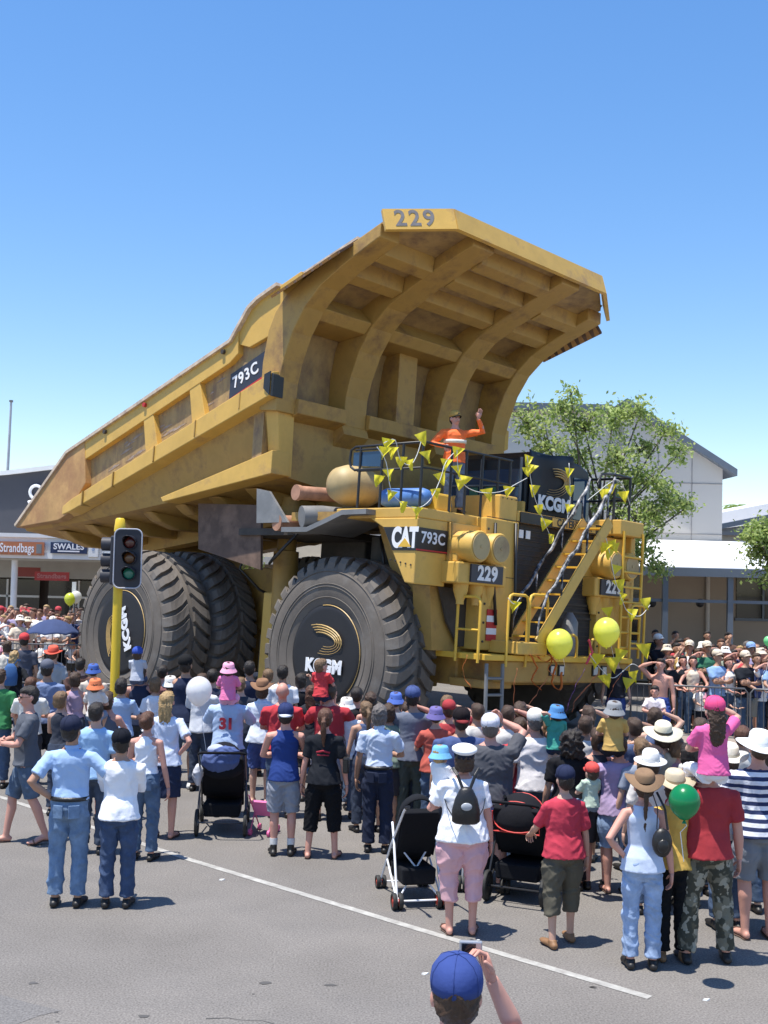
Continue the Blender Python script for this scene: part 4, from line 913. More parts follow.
def hand(mb, w, d, n, sc, curl=.6, side=1, fr=1.):
    """palm and five fingers from wrist w along d, palm facing n"""
    d = V(d).normalized(); n = V(n); n = (n - d*n.dot(d)).normalized(); s = d.cross(n)*side   # s: towards the thumb
    k = sc
    mb.tube([w - d*.01*k, w + d*.03*k, w + d*.065*k, w + d*.095*k], [(.027*k, .020*k), (.036*k, .017*k), (.042*k, .016*k), (.040*k, .012*k)], 10, ref=n)
    for i, (o, L, r) in enumerate(((.030, .072, .0088), (.010, .082, .0092), (-.010, .076, .0088), (-.029, .060, .0078))):
        b = w + d*.088*k + s*o*k; c1, c2 = curl*.7, curl*1.7
        d1 = d*math.cos(c1) + n*math.sin(c1) + s*o*1.5; d2 = d*math.cos(c2) + n*math.sin(c2)
        p1 = b + d1*L*.5*k; p2 = p1 + d2*L*.5*k
        mb.tube([b - d*.02*k, b, p1, p2], [r*k*fr, r*k*fr, r*.95*k*fr, r*.75*k*fr], 6, rd=True)
    b = w + d*.025*k + s*.028*k; p1 = b + (s*.7 + d*.6 + n*.35)*.038*k; p2 = p1 + (s*.25 + d*.8 + n*.5)*.034*k
    mb.tube([b - s*.012*k, b, p1, p2], [.013*k, .012*k, .011*k, .0085*k], 6, rd=True)

def person(label, loc, h=1.72, yaw=0, up=8, hyaw=0, cat='person', group=None, top=('tee', '#5a6472'), low=('jeans', '#3b5a80'), hair=('short', 'brown'),
           hat=None, al='down', ar='down', skin='fair', shoes='black', b=1., wst=1., hip=1., legs='stand', kid=False, vox=.016, seed=0, extras=(), z=0., lean=0., face=False, topmat=None, lowmat=None, fem=False, headtop=None):
    s = h/1.75; hs = (min(1.6, max(1.12, 1 + (1.6 - h)*.92)) if kid else 1.05); r = random.Random(seed + int(abs(loc[0])*100))
    t = thing('person', label, cat, (loc[0], loc[1], z), R(yaw), group)
    sw = (.162 if fem else .182)*b*(.92 if kid else 1)       # shoulder half width
    kb = b*(1.05 if kid else 1.)
    # joints
    LN = R(lean)
    def tp(x, y, zz):        # torso point with lean about the hips
        c, s_ = math.cos(LN), math.sin(LN); dz = zz - .95
        return V((x, y*c + dz*s_, .95 + dz*c - y*s_)) if zz > .95 else V((x, y, zz))
    bod = MB(); X = V((1, 0, 0)); bs = .86 if top[0] not in ('tank', 'cami', 'none') else 1.; ls_ = .86 if low[0] in ('jeans', 'trousers', 'capri', 'tights') else 1.
    hw = (.165 if fem else .155)*b*hip; ww = (.122 if fem else .142)*b*wst; bd = .105*b
    tor = [(.80, .07, .07, .0), (.84, hw*.93, .095*b, -.01), (.92, hw, .118*b*hip, -.015), (1.0, hw*.93, .110*b*hip, -.005), (1.10, ww, .095*b*wst, .01), (1.22, ww*1.08, .105*b*wst, .008), (1.32, sw*.87, .112*b, .0), (1.375, sw*.90, .098*b, -.008), (1.415, sw*.74, .080*b, -.012), (1.445, sw*.50, .066, -.015), (1.475, .062, .056, -.010)]
    def ring(zz, rx, ry, cy, n=20, e=0.):
        return [tp(0 + (rx + e)*math.cos(a), cy + (ry + e)*math.sin(a), zz) for a in [2*math.pi*k/n for k in range(n)]]
    bod.loft([ring(q[0], q[1]*(.95 if q[0] < 1.43 and top[0] != 'cami' else 1), q[2]*(.95 if q[0] < 1.43 else 1), q[3]) for q in tor])
    nk = tp(0, -.008, 1.43); hd0 = tp(0, .012, 1.635)
    HM = Matrix.Rotation(R(hyaw), 3, 'Z') @ Matrix.Rotation(R(up), 3, 'X')
    pv = tp(0, -.002, 1.742 - .222*hs)
    if headtop is None: hz = 0
    def hp(x, y, zz): return pv + HM @ (V((x*hs, y*hs, zz*hs)))      # head space: origin at top of neck, head centre z=.105
    bod.tube([nk, pv, hp(0, .01, .06)], [.058*(.9 if fem or kid else 1.06), .053*(.88 if fem or kid else 1.08), .052], 12)
    def hell(mb, c, rr, nu=16, nv=10):
        cc = hp(*c); mb.ell(cc, [q*hs for q in rr], nu, nv, HM)
    hell(bod, (0, .0, .118), (.076, .094, .100)); hell(bod, (0, .028, .062), (.056, .062, .066)); hell(bod, (0, -.012, .125), (.078, .090, .092))
    hell(bod, (0, .105, .088), (.013, .018, .022), 8, 6); hell(bod, (0, .092, .052), (.022, .012, .010), 8, 6)
    for sd in (1, -1): hell(bod, (sd*.079, -.005, .095), (.011, .020, .032), 8, 6)
    # arms
    arms = []
    for sd, an in ((1, ar), (-1, al)):
        A = ARMS[an] if isinstance(an, str) else an
        sh = tp(sd*sw, -.01, 1.375); w = V(A[0]); w = tp(w.x*sd, w.y, w.z) if an != 'down' else V((w.x*sd*(.6 + .4*b), w.y, w.z))
        el, wr = ik(sh, w, .295, .255, (A[1][0]*sd, A[1][1], A[1][2]))
        arms.append((sd, sh, el, wr, A))
        k = .9 if fem else 1.
        bod.tube([tp(sd*sw*.6, -.01, 1.385), sh, sh.lerp(el, .35), el, el.lerp(wr, .3), wr], [.05*bs, .052*k*kb*bs, .046*k*kb*(.5 + .5*bs), .038*k*kb, .040*k*kb, .026*k], 12)
    LP = {'stand': ((.0, 0), (.0, 0)), 'wide': ((.05, .02), (.06, -.02)), 'walk': ((.0, .20), (.01, -.20)), 'step': ((.02, .10), (.03, -.06)), 'sit': None}[legs]
    lg = []
    for i, sd in enumerate((1, -1)):
        hpj = V((sd*.085*hip*b, -.005, .87))
        if legs == 'sit':
            kn = V((sd*.17, .33, .90)); ank = V((sd*.13, .38, .50)); toe = ank + V((sd*.01, .11, -.05))
        else:
            dx, dy = LP[i]; ank = V((sd*(.10 + dx)*b, dy - .02, .085 + (.03 if dy < -.1 else 0))); kn = hpj.lerp(ank, .48) + V((sd*.008, .02 + .12*abs(dy), 0)); toe = V((ank.x + sd*.025, ank.y + .15, .035))
        lg.append((sd, hpj, kn, ank, toe)); k = hip*b
        ca = kn.lerp(ank, .3) + V((0, -.012, 0))
        bod.tube([hpj + V((0, 0, .05)), hpj, hpj.lerp(kn, .5), kn, ca, kn.lerp(ank, .7), ank, ank + V((0, -.005, -.05))], [.06, .088*k*ls_, .074*k*ls_, .053*kb*ls_, .055*kb*ls_, .042*(.5 + .5*ls_), .036, .036], 12)
        bod.tube([ank + V((0, -.035, -.045)), ank + V((0, .03, -.04)), toe + V((0, -.03, .0)), toe + V((0, .02, -.003))], [(.032, .033), (.038, .034), (.045, .024), (.035, .016)], 10, ref=(0, 0, 1), rd=True)
    sc = Matrix.Diagonal((s, s, s, 1))
    bm_ = remesh(bod, vox, 2); 
    # fingers and eyes are added to the same body mesh
    fg = MB()
    for sd, sh, el, wr, A in arms:
        hand(fg, wr, V((A[3][0]*sd, A[3][1], A[3][2])), V((A[4][0]*sd, A[4][1], A[4][2])), 1.0 if not kid else .95, A[2], sd)
    nfg = len(fg.f); fg.cur = 1
    for sd in (1, -1): hell(fg, (sd*.031, .084, .108), (.012, .008, .008), 8, 6)
    fg.cur = 2; hell(fg, (0, .098, .050), (.024, .007, .005), 8, 5)
    fm = fg.mesh('f', [])
    bm = bmesh.new(); bm.from_mesh(bm_); bm.from_mesh(fm); bm.to_mesh(bm_); bm.free(); bpy.data.meshes.remove(fm)
    bm_.transform(sc); bm_.name = 'body'
    for m in (SKIN[skin], EYE, mat('lips', (.42, .15, .12), .5)): bm_.materials.append(m)
    bm_.polygons.foreach_set('use_smooth', [True]*len(bm_.polygons)); 
    def link(name, me, m, parent=t):
        me.name = name; me.materials.clear()
        for q in (m if isinstance(m, (list, tuple)) else [m]): me.materials.append(q)
        o = bpy.data.objects.new(name, me); COL.objects.link(o); o.parent = parent; return o
    body = bpy.data.objects.new('body', bm_); COL.objects.link(body); body.parent = t
    def cl(name, mb, m, fold=.008, sm=2, v=None, fs=7.):
        me = remesh(mb, (v or vox), sm, fold, r.random()*20, fs); me.transform(sc); 
        me.polygons.foreach_set('use_smooth', [True]*len(me.polygons)); return link(name, me, m)
    # ---- top
    ts, tc = top[0], top[1] or '#ffffff'; tm = topmat or cloth(tc, 'top')
    if ts and ts != 'none':
        e = {'tank': .010, 'cami': .008}.get(ts, .016) + (.012 if ts in ('shirt', 'baggy') else 0)
        zb = {'tucked': .99, 'crop': 1.05, 'cami': .95, 'dress': .62}.get(ts, .87)
        hem = [(zb, hw + .012 + e, .122*b*hip + .01, -.012)] if zb < .95 else [(zb, hw*.93 + e, .11*b*hip, -.005)]
        if ts == 'dress': hem = [(.60, hw + .10, .20, 0), (.85, hw + .03, .13*hip, -.01)]
        rr = hem + [(q[0], q[1] + .016*(q[0] < 1.05), q[2] + .016*(q[0] < 1.05), q[3]) if zb < .95 else q for q in tor if q[0] > zb + .04 and q[0] < 1.33]
        if zb < .95 and ts != 'dress': rr[0] = (zb, hw + .026 + e*.6, .122*b*hip + .026, -.012)
        if ts in ('shirt', 'baggy', 'tee'): rr = [(a, max(w_, ww*1.10) , max(d, .108*b), c) for a, w_, d, c in rr]
        if ts in ('tank', 'cami'): rr += [(1.36, sw*.80, .112*b, 0), (1.42, sw*.55, .078*b, -.01), (1.452, sw*.48, .062*b, -.012)]
        else: rr += [(1.33, sw*.90, .113*b, 0), (1.375, sw*.92, .10*b, -.008), (1.415, sw*.75, .082*b, -.012), (1.445, sw*.52, .068, -.014)]
        mb = MB(); mb.loft([ring(*q, e=e) for q in rr])
        if ts in ('shirt', 'tucked'): mb.tube([tp(0, -.012, 1.43), tp(0, -.005, 1.485)], [.078, .068], 14)
        sl = {'tank': 0, 'cami': 0, 'long': 1.95, 'dress': .35}.get(ts, top[2] if len(top) > 2 else .72)
        if sl:
            for sd, sh, el, wr, A in arms:
                k = .9 if fem else 1.; pts = [tp(sd*sw*.5, -.01, 1.385), sh + V((sd*.002, 0, -.004))]; rd_ = [.05*kb, .064*k*kb]
                if sl <= 1: pts.append(sh.lerp(el, sl)); rd_.append(.062*k*kb + .006)
                else: pts += [sh.lerp(el, .5), el, el.lerp(wr, .5), el.lerp(wr, sl - 1)]; rd_ += [.058*k*kb, .05*k*kb, .047, .038]
                mb.tube(pts, rd_, 12)
        cl({'dress': 'dress', 'tank': 'tank_top', 'cami': 'camisole'}.get(ts, 'shirt'), mb, tm, .009 if ts != 'tank' else .005)
    # ---- lower
    ls, lc = low[0], low[1]
    if ls and ls != 'none':
        lm = lowmat or cloth(lc, 'denim' if ls in ('jeans', 'denimshorts') else 'low')
        mb = MB()
        if ls == 'skirt': mb.loft([ring(1.03, hw*.88, .105*b, -.004, e=.012), ring(.92, hw, .12*b*hip, -.015, e=.018), ring(.75, hw*1.02, .13*b, -.01, e=.03), ring(.50, hw*.95, .13*b, 0, e=.04)])
        else:
            mb.loft([ring(1.025, hw*.90, .104*b, -.004, e=.010), ring(.98, hw*.96, .112*b*hip, -.008, e=.013), ring(.91, hw, .12*b*hip, -.016, e=.016), ring(.84, hw*.95, .112*b*hip, -.012, e=.014), ring(.79, hw*.5, .07, -.0, e=.01)])
            end = {'jeans': 1.93, 'trousers': 1.94, 'capri': 1.45, 'shorts': .98, 'denimshorts': .98, 'mini': .45, 'kidshorts': .8, 'tights': 1.9}[ls]
            wd = {'jeans': 1.0, 'trousers': 1.08, 'capri': 1.15, 'shorts': 1.22, 'denimshorts': 1.15, 'mini': 1.1, 'kidshorts': 1.15, 'tights': .9}[ls]
            for sd, hj, kn, ank, toe in lg:
                k = hip*b; pts = [hj + V((0, 0, .04)), hj + V((0, 0, -.03))]; rd_ = [.075*k, .099*k]
                def at_(q): return hj.lerp(kn, q) if q <= 1 else kn.lerp(ank, q - 1)
                q = .3
                while q < end - .1:
                    base = .097*k if q < .5 else (.088*k if q < .8 else .074 + .004*k)
                    if q > 1.2: base = .072
                    pts.append(at_(q)); rd_.append(base*wd); q += .25
                pts.append(at_(end)); rd_.append({1.93: .078, 1.94: .085}.get(end, (rd_[-1]*1.02)))
                mb.tube(pts, rd_, 14)
        cl({'skirt': 'skirt', 'capri': 'cropped_trousers', 'shorts': 'shorts', 'denimshorts': 'shorts', 'mini': 'shorts', 'kidshorts': 'shorts', 'jeans': 'jeans'}.get(ls, 'trousers'), mb, lm, .011, 1, fs=9.)
        if ls in ('jeans', 'trousers', 'denimshorts') and vox < .0125 and ts in ('tucked', 'cami'):
            for sd in (1, -1):
                xx = .072*hip; yy = -.016 - (.12*b*hip + .030)*math.sqrt(max(.1, 1 - (xx/(hw + .02))**2)); mb = MB()
                mb.box((sd*xx, yy + .003, .895), (.10, .014, .12), Matrix.Rotation(R(sd*22), 3, 'Z')); o = mb.build('pocket', lm, t, bevel=.004); o.data.transform(sc)
        if ts == 'tucked' or (len(low) > 2 and low[2] == 'belt'):
            mb = MB(); mb.loft([ring(.985, hw*.95, .112*b*hip, -.008, e=.028), ring(1.02, hw*.92, .108*b, -.006, e=.027)]); o = mb.build('belt', M_LEATH, t, smooth=True); o.data.transform(sc)
    # ---- shoes
    if shoes:
        for sd, hj, kn, ank, toe in lg:
            mb = MB()
            if shoes == 'sandal':
                mb.tube([ank + V((0, -.05, -.078)), ank + V((0, .03, -.076)), toe + V((0, -.03, -.026)), toe + V((0, .035, -.026))], [(.030, .010), (.036, .010), (.046, .010), (.034, .008)], 10, ref=(0, 0, 1))
                mb.tube([toe + V((-.046, -.03, -.01)), toe + V((-.03, -.02, .02)), toe + V((.03, -.02, .02)), toe + V((.046, -.03, -.01))], [(.012, .006)]*4, 6)
                me = mb.mesh('sandal', []); me.transform(sc); link('sandal', me, M_SHOE['sandal'])
            else:
                bt = shoes == 'boots'
                mb.tube([ank + V((0, -.045, -.048)), ank + V((0, .03, -.045)), toe + V((0, -.03, .003)), toe + V((0, .03, -.002))], [(.040, .037), (.045, .038), (.051, .030), (.040, .021)], 12, ref=(0, 0, 1), rd=True)
                mb.tube([ank + V((0, -.01, -.04)), ank + V((0, -.005, .05 if bt else .005))], [.043, .043], 10)
                me = remesh(mb, .012, 1); me.transform(sc); me.polygons.foreach_set('use_smooth', [True]*len(me.polygons)); link('boot' if bt else 'shoe', me, M_SHOE.get('black' if bt else shoes))
                if bt: mb = MB(); mb.tube([ank + V((0, 0, .03)), kn.lerp(ank, .72)], [.044, .047], 12); me = mb.mesh('sock', []); me.transform(sc); link('sock', me, M_SHOE['white'])
    # ---- hair
    hst = hair[0]
    if hst != 'bald':
        mb = MB(); f = 1.0 if not hat else .985
        hell(mb, (0, -.016, .132), (.084*f, .094*f, .094*f)); hell(mb, (0, -.035, .095), (.079, .068, .078)); hell(mb, (0, .024, .168), (.074, .076, .050)); hell(mb, (0, -.005, .15), (.082, .088, .072))
        am = .006
        if hst == 'long':
            mb.tube([hp(0, -.05, .14), hp(0, -.082, .06), hp(0, -.10, -.04), hp(0, -.105, -.14), hp(0, -.10, -.20)], [(.075*hs, .045*hs), (.082*hs, .040*hs), (.078*hs, .032*hs), (.064*hs, .026*hs), (.03*hs, .012*hs)], 12, ref=(0, 1, 0)); am = .01
        if hst == 'bob': mb.tube([hp(0, -.03, .16), hp(0, -.045, .06), hp(0, -.05, .0)], [(.088*hs, .07*hs), (.092*hs, .062*hs), (.07*hs, .045*hs)], 12, ref=(0, 1, 0)); am = .008
        if hst in ('pony', 'braid'): mb.tube([hp(0, -.10, .13), hp(0, -.145, .10), hp(0, -.15, .02), hp(0, -.14, -.08), hp(0, -.13, -.20 if hst == 'pony' else -.36)], [.02*hs, .03*hs, .032*hs, .026*hs, .010*hs] if hst == 'pony' else [.02, .024, .021, .019, .010], 10)
        if hst == 'bun': hell(mb, (0, -.12, .14), (.04, .035, .04))
        if hst == 'curly': hell(mb, (0, -.03, .11), (.125, .115, .12)); hell(mb, (0, -.07, .02), (.13, .08, .10)); am = .03
        cl('hair', mb, hairmat(hair[1]), am, 1, v=vox*.8, fs=22.)
    # ---- hat
    if hat:
        hk = hat[0]; hm = cloth(hat[1], 'hat'); mb = MB()
        def lathe_h(prof, cz, dy=-.005, sx=1., n=28, droop=0., fold_=0.):
            rings = []
            for rr_, zz in prof:
                rings.append([hp(rr_*math.cos(a)*sx, dy + rr_*math.sin(a)*1.12, cz + zz + droop*rr_*math.cos(a)**2*2 + fold_*abs(math.cos(a))**3*max(0, rr_ - .1)) for a in [2*math.pi*k/n for k in range(n)]])
            mb.loft(rings, True, True)
        if hk in ('cap', 'officer'):
            if hk == 'cap': lathe_h([(.088, .0), (.091, .03), (.086, .065), (.066, .095), (.035, .112), (.004, .116)], .135)
            else: lathe_h([(.088, .0), (.089, .035), (.112, .055), (.112, .075), (.08, .095), (.004, .10)], .13)
            ob = mb.build('hat', hm, t, smooth=True); ob.data.transform(sc)
            if hk == 'cap' and vox < .014:
                m3 = MB()
                for k in range(3):
                    a = k*math.pi/3 + .3
                    for sg in (1, -1): m3.tube([hp(sg*rr_*1.012*math.cos(a), -.005 + sg*rr_*1.13*math.sin(a), .135 + zz) for rr_, zz in ((.089, .002), (.092, .03), (.087, .066), (.067, .096), (.036, .114), (.003, .118))], .0011, 5)
                m3.ell(hp(0, -.005, .253), (.008, .008, .005), 8, 5); o3 = m3.build('cap_seam', hm, ob, smooth=True); o3.data.transform(sc)
            bm2 = MB(); fy = -1 if hat[-1] == 'back' else 1
            rings = []
            for q, zz in ((0, .0), (.5, .004), (1., -.012)):
                rings.append([hp(.082*math.cos(a)*(1 - .12*q), (.03 + (.055 + .075*q)*math.sin(a))*fy, .148 + zz - .022*math.cos(a)**2) for a in [math.pi*(.0 + k/12) for k in range(13)]])
            bm2.loft(rings, False, False); br = bm2.build('brim', hm if hk == 'cap' and len(hat) < 3 or hat[-1] == 'back' and len(hat) < 4 else cloth(hat[2], 'hat'), ob, smooth=True); br.data.transform(sc); so_ = br.modifiers.new('t', 'SOLIDIFY'); so_.thickness = .006
            if hk == 'officer':
                m3 = MB(); m3.cur = 0; rings = [[hp(rr_*math.cos(a), -.005 + rr_*1.12*math.sin(a), .13 + zz) for a in [2*math.pi*k/24 for k in range(24)]] for rr_, zz in ((.091, -.002), (.092, .036))]
                m3.loft(rings, True, False); o3 = m3.build('hat_band', cloth('#23283a', 'hat'), ob, smooth=True); o3.data.transform(sc)
        elif hk == 'bucket':
            lathe_h([(.128, -.035), (.124, -.028), (.092, .022), (.088, .03), (.084, .075), (.07, .098), (.004, .105)], .115)
            ob = mb.build('hat', hm, t, smooth=True); ob.data.transform(sc)
        elif hk == 'wide':
            rb = hat[3] if len(hat) > 3 else .19; lift = hat[4] if len(hat) > 4 else .5
            rings = []; n = 32
            for rr_, zz in ((rb, .012), (rb, .006), (rb*.75, .0), (.095, .0), (.090, .03), (.084, .085), (.066, .108), (.03, .100), (.004, .092)):
                rings.append([hp(rr_*math.cos(a), -.005 + rr_*math.sin(a)*(1.05 if rr_ > .1 else 1.15), .145 + zz + lift*max(0, rr_ - .1)*math.cos(a)**2*(1 if rr_ > .1 else 0) - .3*max(0, rr_ - .1)*math.sin(a)**2) for a in [2*math.pi*k/n for k in range(n)]])
            mb.loft(rings, True, True); ob = mb.build('hat', hm, t, smooth=True); ob.data.transform(sc)
            m3 = MB(); rings = [[hp(rr_*math.cos(a), -.005 + rr_*1.15*math.sin(a), .145 + zz) for a in [2*math.pi*k/24 for k in range(24)]] for rr_, zz in ((.096, .006), (.093, .032))]
            m3.loft(rings, True, False); o3 = m3.build('hat_band', cloth(hat[2] if len(hat) > 2 else '#3a2a20', 'hat'), ob, smooth=True); o3.data.transform(sc)
        elif hk == 'headband':
            mb.tube([hp(.082*math.cos(a), .092*math.sin(a) - .01, .16 + .03*math.sin(a)) for a in [2*math.pi*k/24 for k in range(25)]], .012, 6); ob = mb.build('headband', hm, t, smooth=True); ob.data.transform(sc)
    def add(name, mb, m, par=t, smooth=True, bevel=0):
        o = mb.build(name, m, par, smooth=smooth, bevel=bevel); o.data.transform(sc); return o
    # ---- carried bits belonging to the outfit
    ar_ = {sd: (sh, el, wr) for sd, sh, el, wr, A in arms}
    for e in extras:
        if e == 'sunglasses':
            mb = MB()
            for sd in (1, -1): mb.ell(hp(sd*.034, .098, .108), (.024*hs, .006, .015*hs), 10, 6, HM); mb.tube([hp(sd*.06, .09, .112), hp(sd*.082, .0, .112)], .003, 5)
            add('sunglasses', mb, M_BLK)
        if e == 'backsign':
            o = text_mesh('shirt_number', '31', .19, mat('red_number', (.35, .02, .04), .8), t, frame(tp(0, -.147*b, 1.20), (1, 0, 0), (0, .0, 1)), .002, .01); o.data.transform(sc)
            o = text_mesh('shirt_lettering', 'RAAJAKSLAW'[:0] + '', .06, M_BLK, t, frame(tp(0, -.14, 1.35), (1, 0, 0), (0, 0, 1))) if False else None
        if e == 'sidepanels':
            pass
        if e == 'redprint':
            mb = MB(); mb.tube([tp(-.08, -.13, 1.24), tp(0, -.142, 1.26), tp(.08, -.13, 1.24)], [(.012, .004)]*3, 6, ref=(0, 1, 0)); mb.tube([tp(-.07, -.132, 1.21), tp(.07, -.132, 1.21)], [(.008, .004)]*2, 6, ref=(0, 1, 0)); add('shirt_print', mb, mat('red_number', (.35, .02, .04)))
    t['_s'] = s
    return t, arms, hp, tp, s, lg
G1 = 'onlookers standing on the road in front of the truck'
def FT(label, fx, fy, hx, hy, **k):
    q = at_z(fx, fy, 0); p = at(hx, hy, q.y); h = p.z - (.03 if k.get('hat') else 0)
    k.setdefault('group', G1); k.setdefault('vox', .0135)
    return person(label, ((q.x*2 + p.x)/3, q.y), h/1.0, **k)
def HD(label, hx, hy, h, **k):
    q = at_z(hx, hy, h + (.03 if k.get('hat') else 0)); k.setdefault('group', G1); k.setdefault('vox', .016)
    return person(label, (q.x, q.y), h, **k)
def RIDE(label, hx, hy, Y, h, **k):
    q = at(hx, hy, Y); k.setdefault('group', G1); k.setdefault('vox', .012)
    return person(label, (q.x, Y), h, z=q.z - h - (.02 if k.get('hat') else 0), kid=True, legs='sit', **k)
MP = lambda h, k='x', **q: cloth(h, k, **q)
# ---- the couple and the left group
FT('man in light blue shirt, blue jeans and navy cap, arm round the one in white', 66, 906, 74, 713, yaw=2, up=12, hyaw=-12, top=('tucked', '#9dc0ee'), low=('jeans', '#5b86b4', 'belt'), hat=('cap', '#232a44'), hair=('short', 'dark'), al='hip', ar='around', skin='tan', vox=.011, b=1.04)
FT('person in white long sleeved shirt and dark jeans beside the light blue shirt', 119, 907, 117, 726, yaw=4, up=12, top=('long', '#eceef6'), low=('jeans', '#33507c'), hair=('short', 'dark'), hat=('cap', '#141722'), al='fold', ar='fold', skin='tan', vox=.011, b=1.02)
FT('man in charcoal tee, denim shorts and sunglasses walking left with hands together', 25, 843, 26, 685, yaw=112, up=0, hyaw=10, top=('tee', '#565b66'), low=('denimshorts', '#4a6584'), hair=('short', 'dark'), al='front', ar='front', legs='walk', shoes='sandal', extras=('sunglasses',), vox=.0115, skin='pink')
HD('man in sky blue tee with dark hair just behind the couple', 97, 701, 1.70, top=('tee', '#8fbbe8'), low=('jeans', '#3b4c66'), hair=('short', 'dark'), vox=.014, up=12)
FT('woman in white strappy top and blue jeans with auburn bun', 148, 860, 138, 710, yaw=-8, fem=True, top=('cami', '#e8ebf4'), low=('jeans', '#44688f'), hair=('bun', 'auburn'), skin='pink', hip=1.02, vox=.012, ar='down', al='front')
FT('blonde woman in pale blue tee and navy skirt with hand on hip', 168, 838, 158, 690, yaw=-5, fem=True, top=('tee', '#c9d6f0'), low=('skirt', '#27324f'), hair=('long', 'blonde'), ar='hip', al='front', shoes='sandal', skin='pink', vox=.0125)
HD('woman with dark bobbed hair in light blue top with a thin dark strap', 122, 677, 1.64, fem=True, top=('tee', '#9db9de'), low=('trousers', '#30343c'), hair=('bob', 'dark'), ar='front', al='front')
HD('woman with brown hair and bare shoulders in lilac top', 76, 671, 1.62, fem=True, top=('cami', '#b49ab8'), low=('jeans', '#3b4c66'), hair=('bob', 'brown'), skin='pink')
HD('person in small bright blue hat behind the bare shouldered woman', 94, 661, 1.62, top=('tee', '#c8b8a8'), hair=('short', 'brown'), hat=('bucket', '#3a62b8'))
RIDE('small child in orange sun hat held up beside the bare shouldered woman', 96, 676, 14.4, .95, top=('tee', '#d8cfc8'), low=('kidshorts', '#8090a8'), hair=('short', 'brown'), hat=('bucket', '#e8722a'), al='front', ar='front')
HD('man in blue grey tee, dark shorts and grey cap at the left', 48, 658, 1.80, top=('tee', '#6f83ac'), low=('shorts', '#1e222a'), hat=('cap', '#5c6070'), hair=('short', 'dark'), skin='tan', b=1.08)
HD('long haired blonde woman in black top with blue backpack at the left edge', 15, 650, 1.66, fem=True, top=('tee', '#1d2026'), low=('jeans', '#33507c'), hair=('long', 'blonde'), al='hip', ar='hip')
HD('man in bright red cap and dark grey tee at the far left', 25, 632, 1.80, top=('tee', '#4c5060'), hat=('cap', '#d22a30'), hair=('short', 'dark'), skin='tan')
HD('person in wide red orange sun hat and pale grey tee', 54, 645, 1.72, top=('tee', '#9aa2ac'), hat=('wide', '#ee4e28', '#c8381c', .155, .2), hair=('short', 'brown'))
HD('dark haired person in brown top next to the red orange hat', 81, 657, 1.68, top=('tee', '#6a4a40'), hair=('short', 'dark'))
HD('person in green top cut off by the left edge', 1, 668, 1.7, top=('tee', '#2f8a4c'), hair=('short', 'brown'))
HD('woman in cream top beside the left edge behind the red cap', 8, 640, 1.64, fem=True, top=('tee', '#e0d6c4'), hair=('bob', 'brown'))
q = at(141, 672, 17.0); person('man in navy tank top carrying a small child on his shoulders', (q.x, q.y), 1.76, group=G1, vox=.016, top=('tank', '#27324c'), low=('shorts', '#3a4048'), hair=('short', 'brown'), al='legs', ar='legs', skin='pink')
RIDE('small child in royal blue cap and grey top riding on the navy tank top man', 138, 646, q.y - .10, .96, top=('tee', '#b8bcc8'), low=('kidshorts', '#54607c'), hair=('short', 'brown'), hat=('cap', '#2b4fb0'), al='fold', ar='fold')
FT('man in navy sleeveless top, denim shorts and black cap with yellow print', 181, 788, 189, 653, yaw=-6, up=14, top=('tank', '#232e4a'), low=('denimshorts', '#54708f'), hat=('cap', '#1a1a1c', '#8a7a30'), hair=('short', 'dark'), skin='tan', al='front', ar='front', b=1.1, vox=.014, shoes='white')
HD('person in white cloth sun hat and white top by the rear tyre', 171, 673, 1.62, top=('tee', '#e6e6ea'), hat=('bucket', '#e2e0da'), hair=('short', 'brown'))
HD('person in white top with fair hair beside the white sun hat', 156, 676, 1.60, fem=True, top=('tee', '#dfe4ee'), hair=('bob', 'sandy'))
HD('dark haired person with navy top glimpsed behind the white balloon', 213, 668, 1.68, top=('tee', '#343c58'), hair=('short', 'dark'))
# ---- middle left
ad = at(229, 690, 15.1)
person('man in pale blue football shirt with red number, carrying a girl in pink', (ad.x, ad.y), 1.76, top=('baggy', '#a9c2e6', .95), low=('shorts', '#27336a'), hair=('short', 'brown'), al='legs', ar='legs', extras=('backsign',), group=G1, vox=.013, b=1.08, shoes='white', skin='tan')
RIDE('girl in pink sun hat and bright pink top on the football shirt man', 229, 660, ad.y - .10, .98, top=('tee', '#f06fae'), low=('kidshorts', '#f0a8cc'), hair=('short', 'brown'), hat=('bucket', '#f49cc0'), al='front', ar='front')
HD('man with short dark hair in navy tee left of the brown hat', 250, 660, 1.78, top=('tee', '#2c3450'), hair=('short', 'dark'), b=1.08, skin='tan')
HD('man with brown hair in white tee behind the brown hat', 283, 664, 1.76, top=('tee', '#dcdfe8'), hair=('short', 'dark'), skin='tan')
FT('person in wide brown hat, pale blue and white shirt and blue shorts', 259, 803, 264, 678, yaw=-5, top=('shirt', '#d4e0f2'), low=('denimshorts', '#3456a8'), hat=('wide', '#8c6444', '#5a3c28', .165, .7), hair=('bob', 'brown'), shoes='sandal', fem=True, al='front', ar='front')
HD('bald man in bright red tee left of the boy on shoulders', 283, 681, 1.76, top=('tee', '#cc2030'), hair=('bald', 'brown'), skin='pink', b=1.08, up=14, al='front', ar='front')
FT('man in royal blue tank top, grey shorts with pale hem and dark boots', 283, 855, 284, 701, yaw=3, up=10, top=('tank', '#1c3c84'), low=('shorts', '#868b98'), hat=('cap', '#2a3868', '#d0d4e0', 'back'), hair=('short', 'dark'), shoes='boots', skin='pink', vox=.0115, ar='front', al='front')
HD('dark haired woman in black top lifting a small camera to her face', 302, 672, 1.64, fem=True, top=('tee', '#1d1d22'), hair=('bob', 'dark'), al='camera', ar='camera', yaw=-15)
ad = at(330, 693, 15.0)
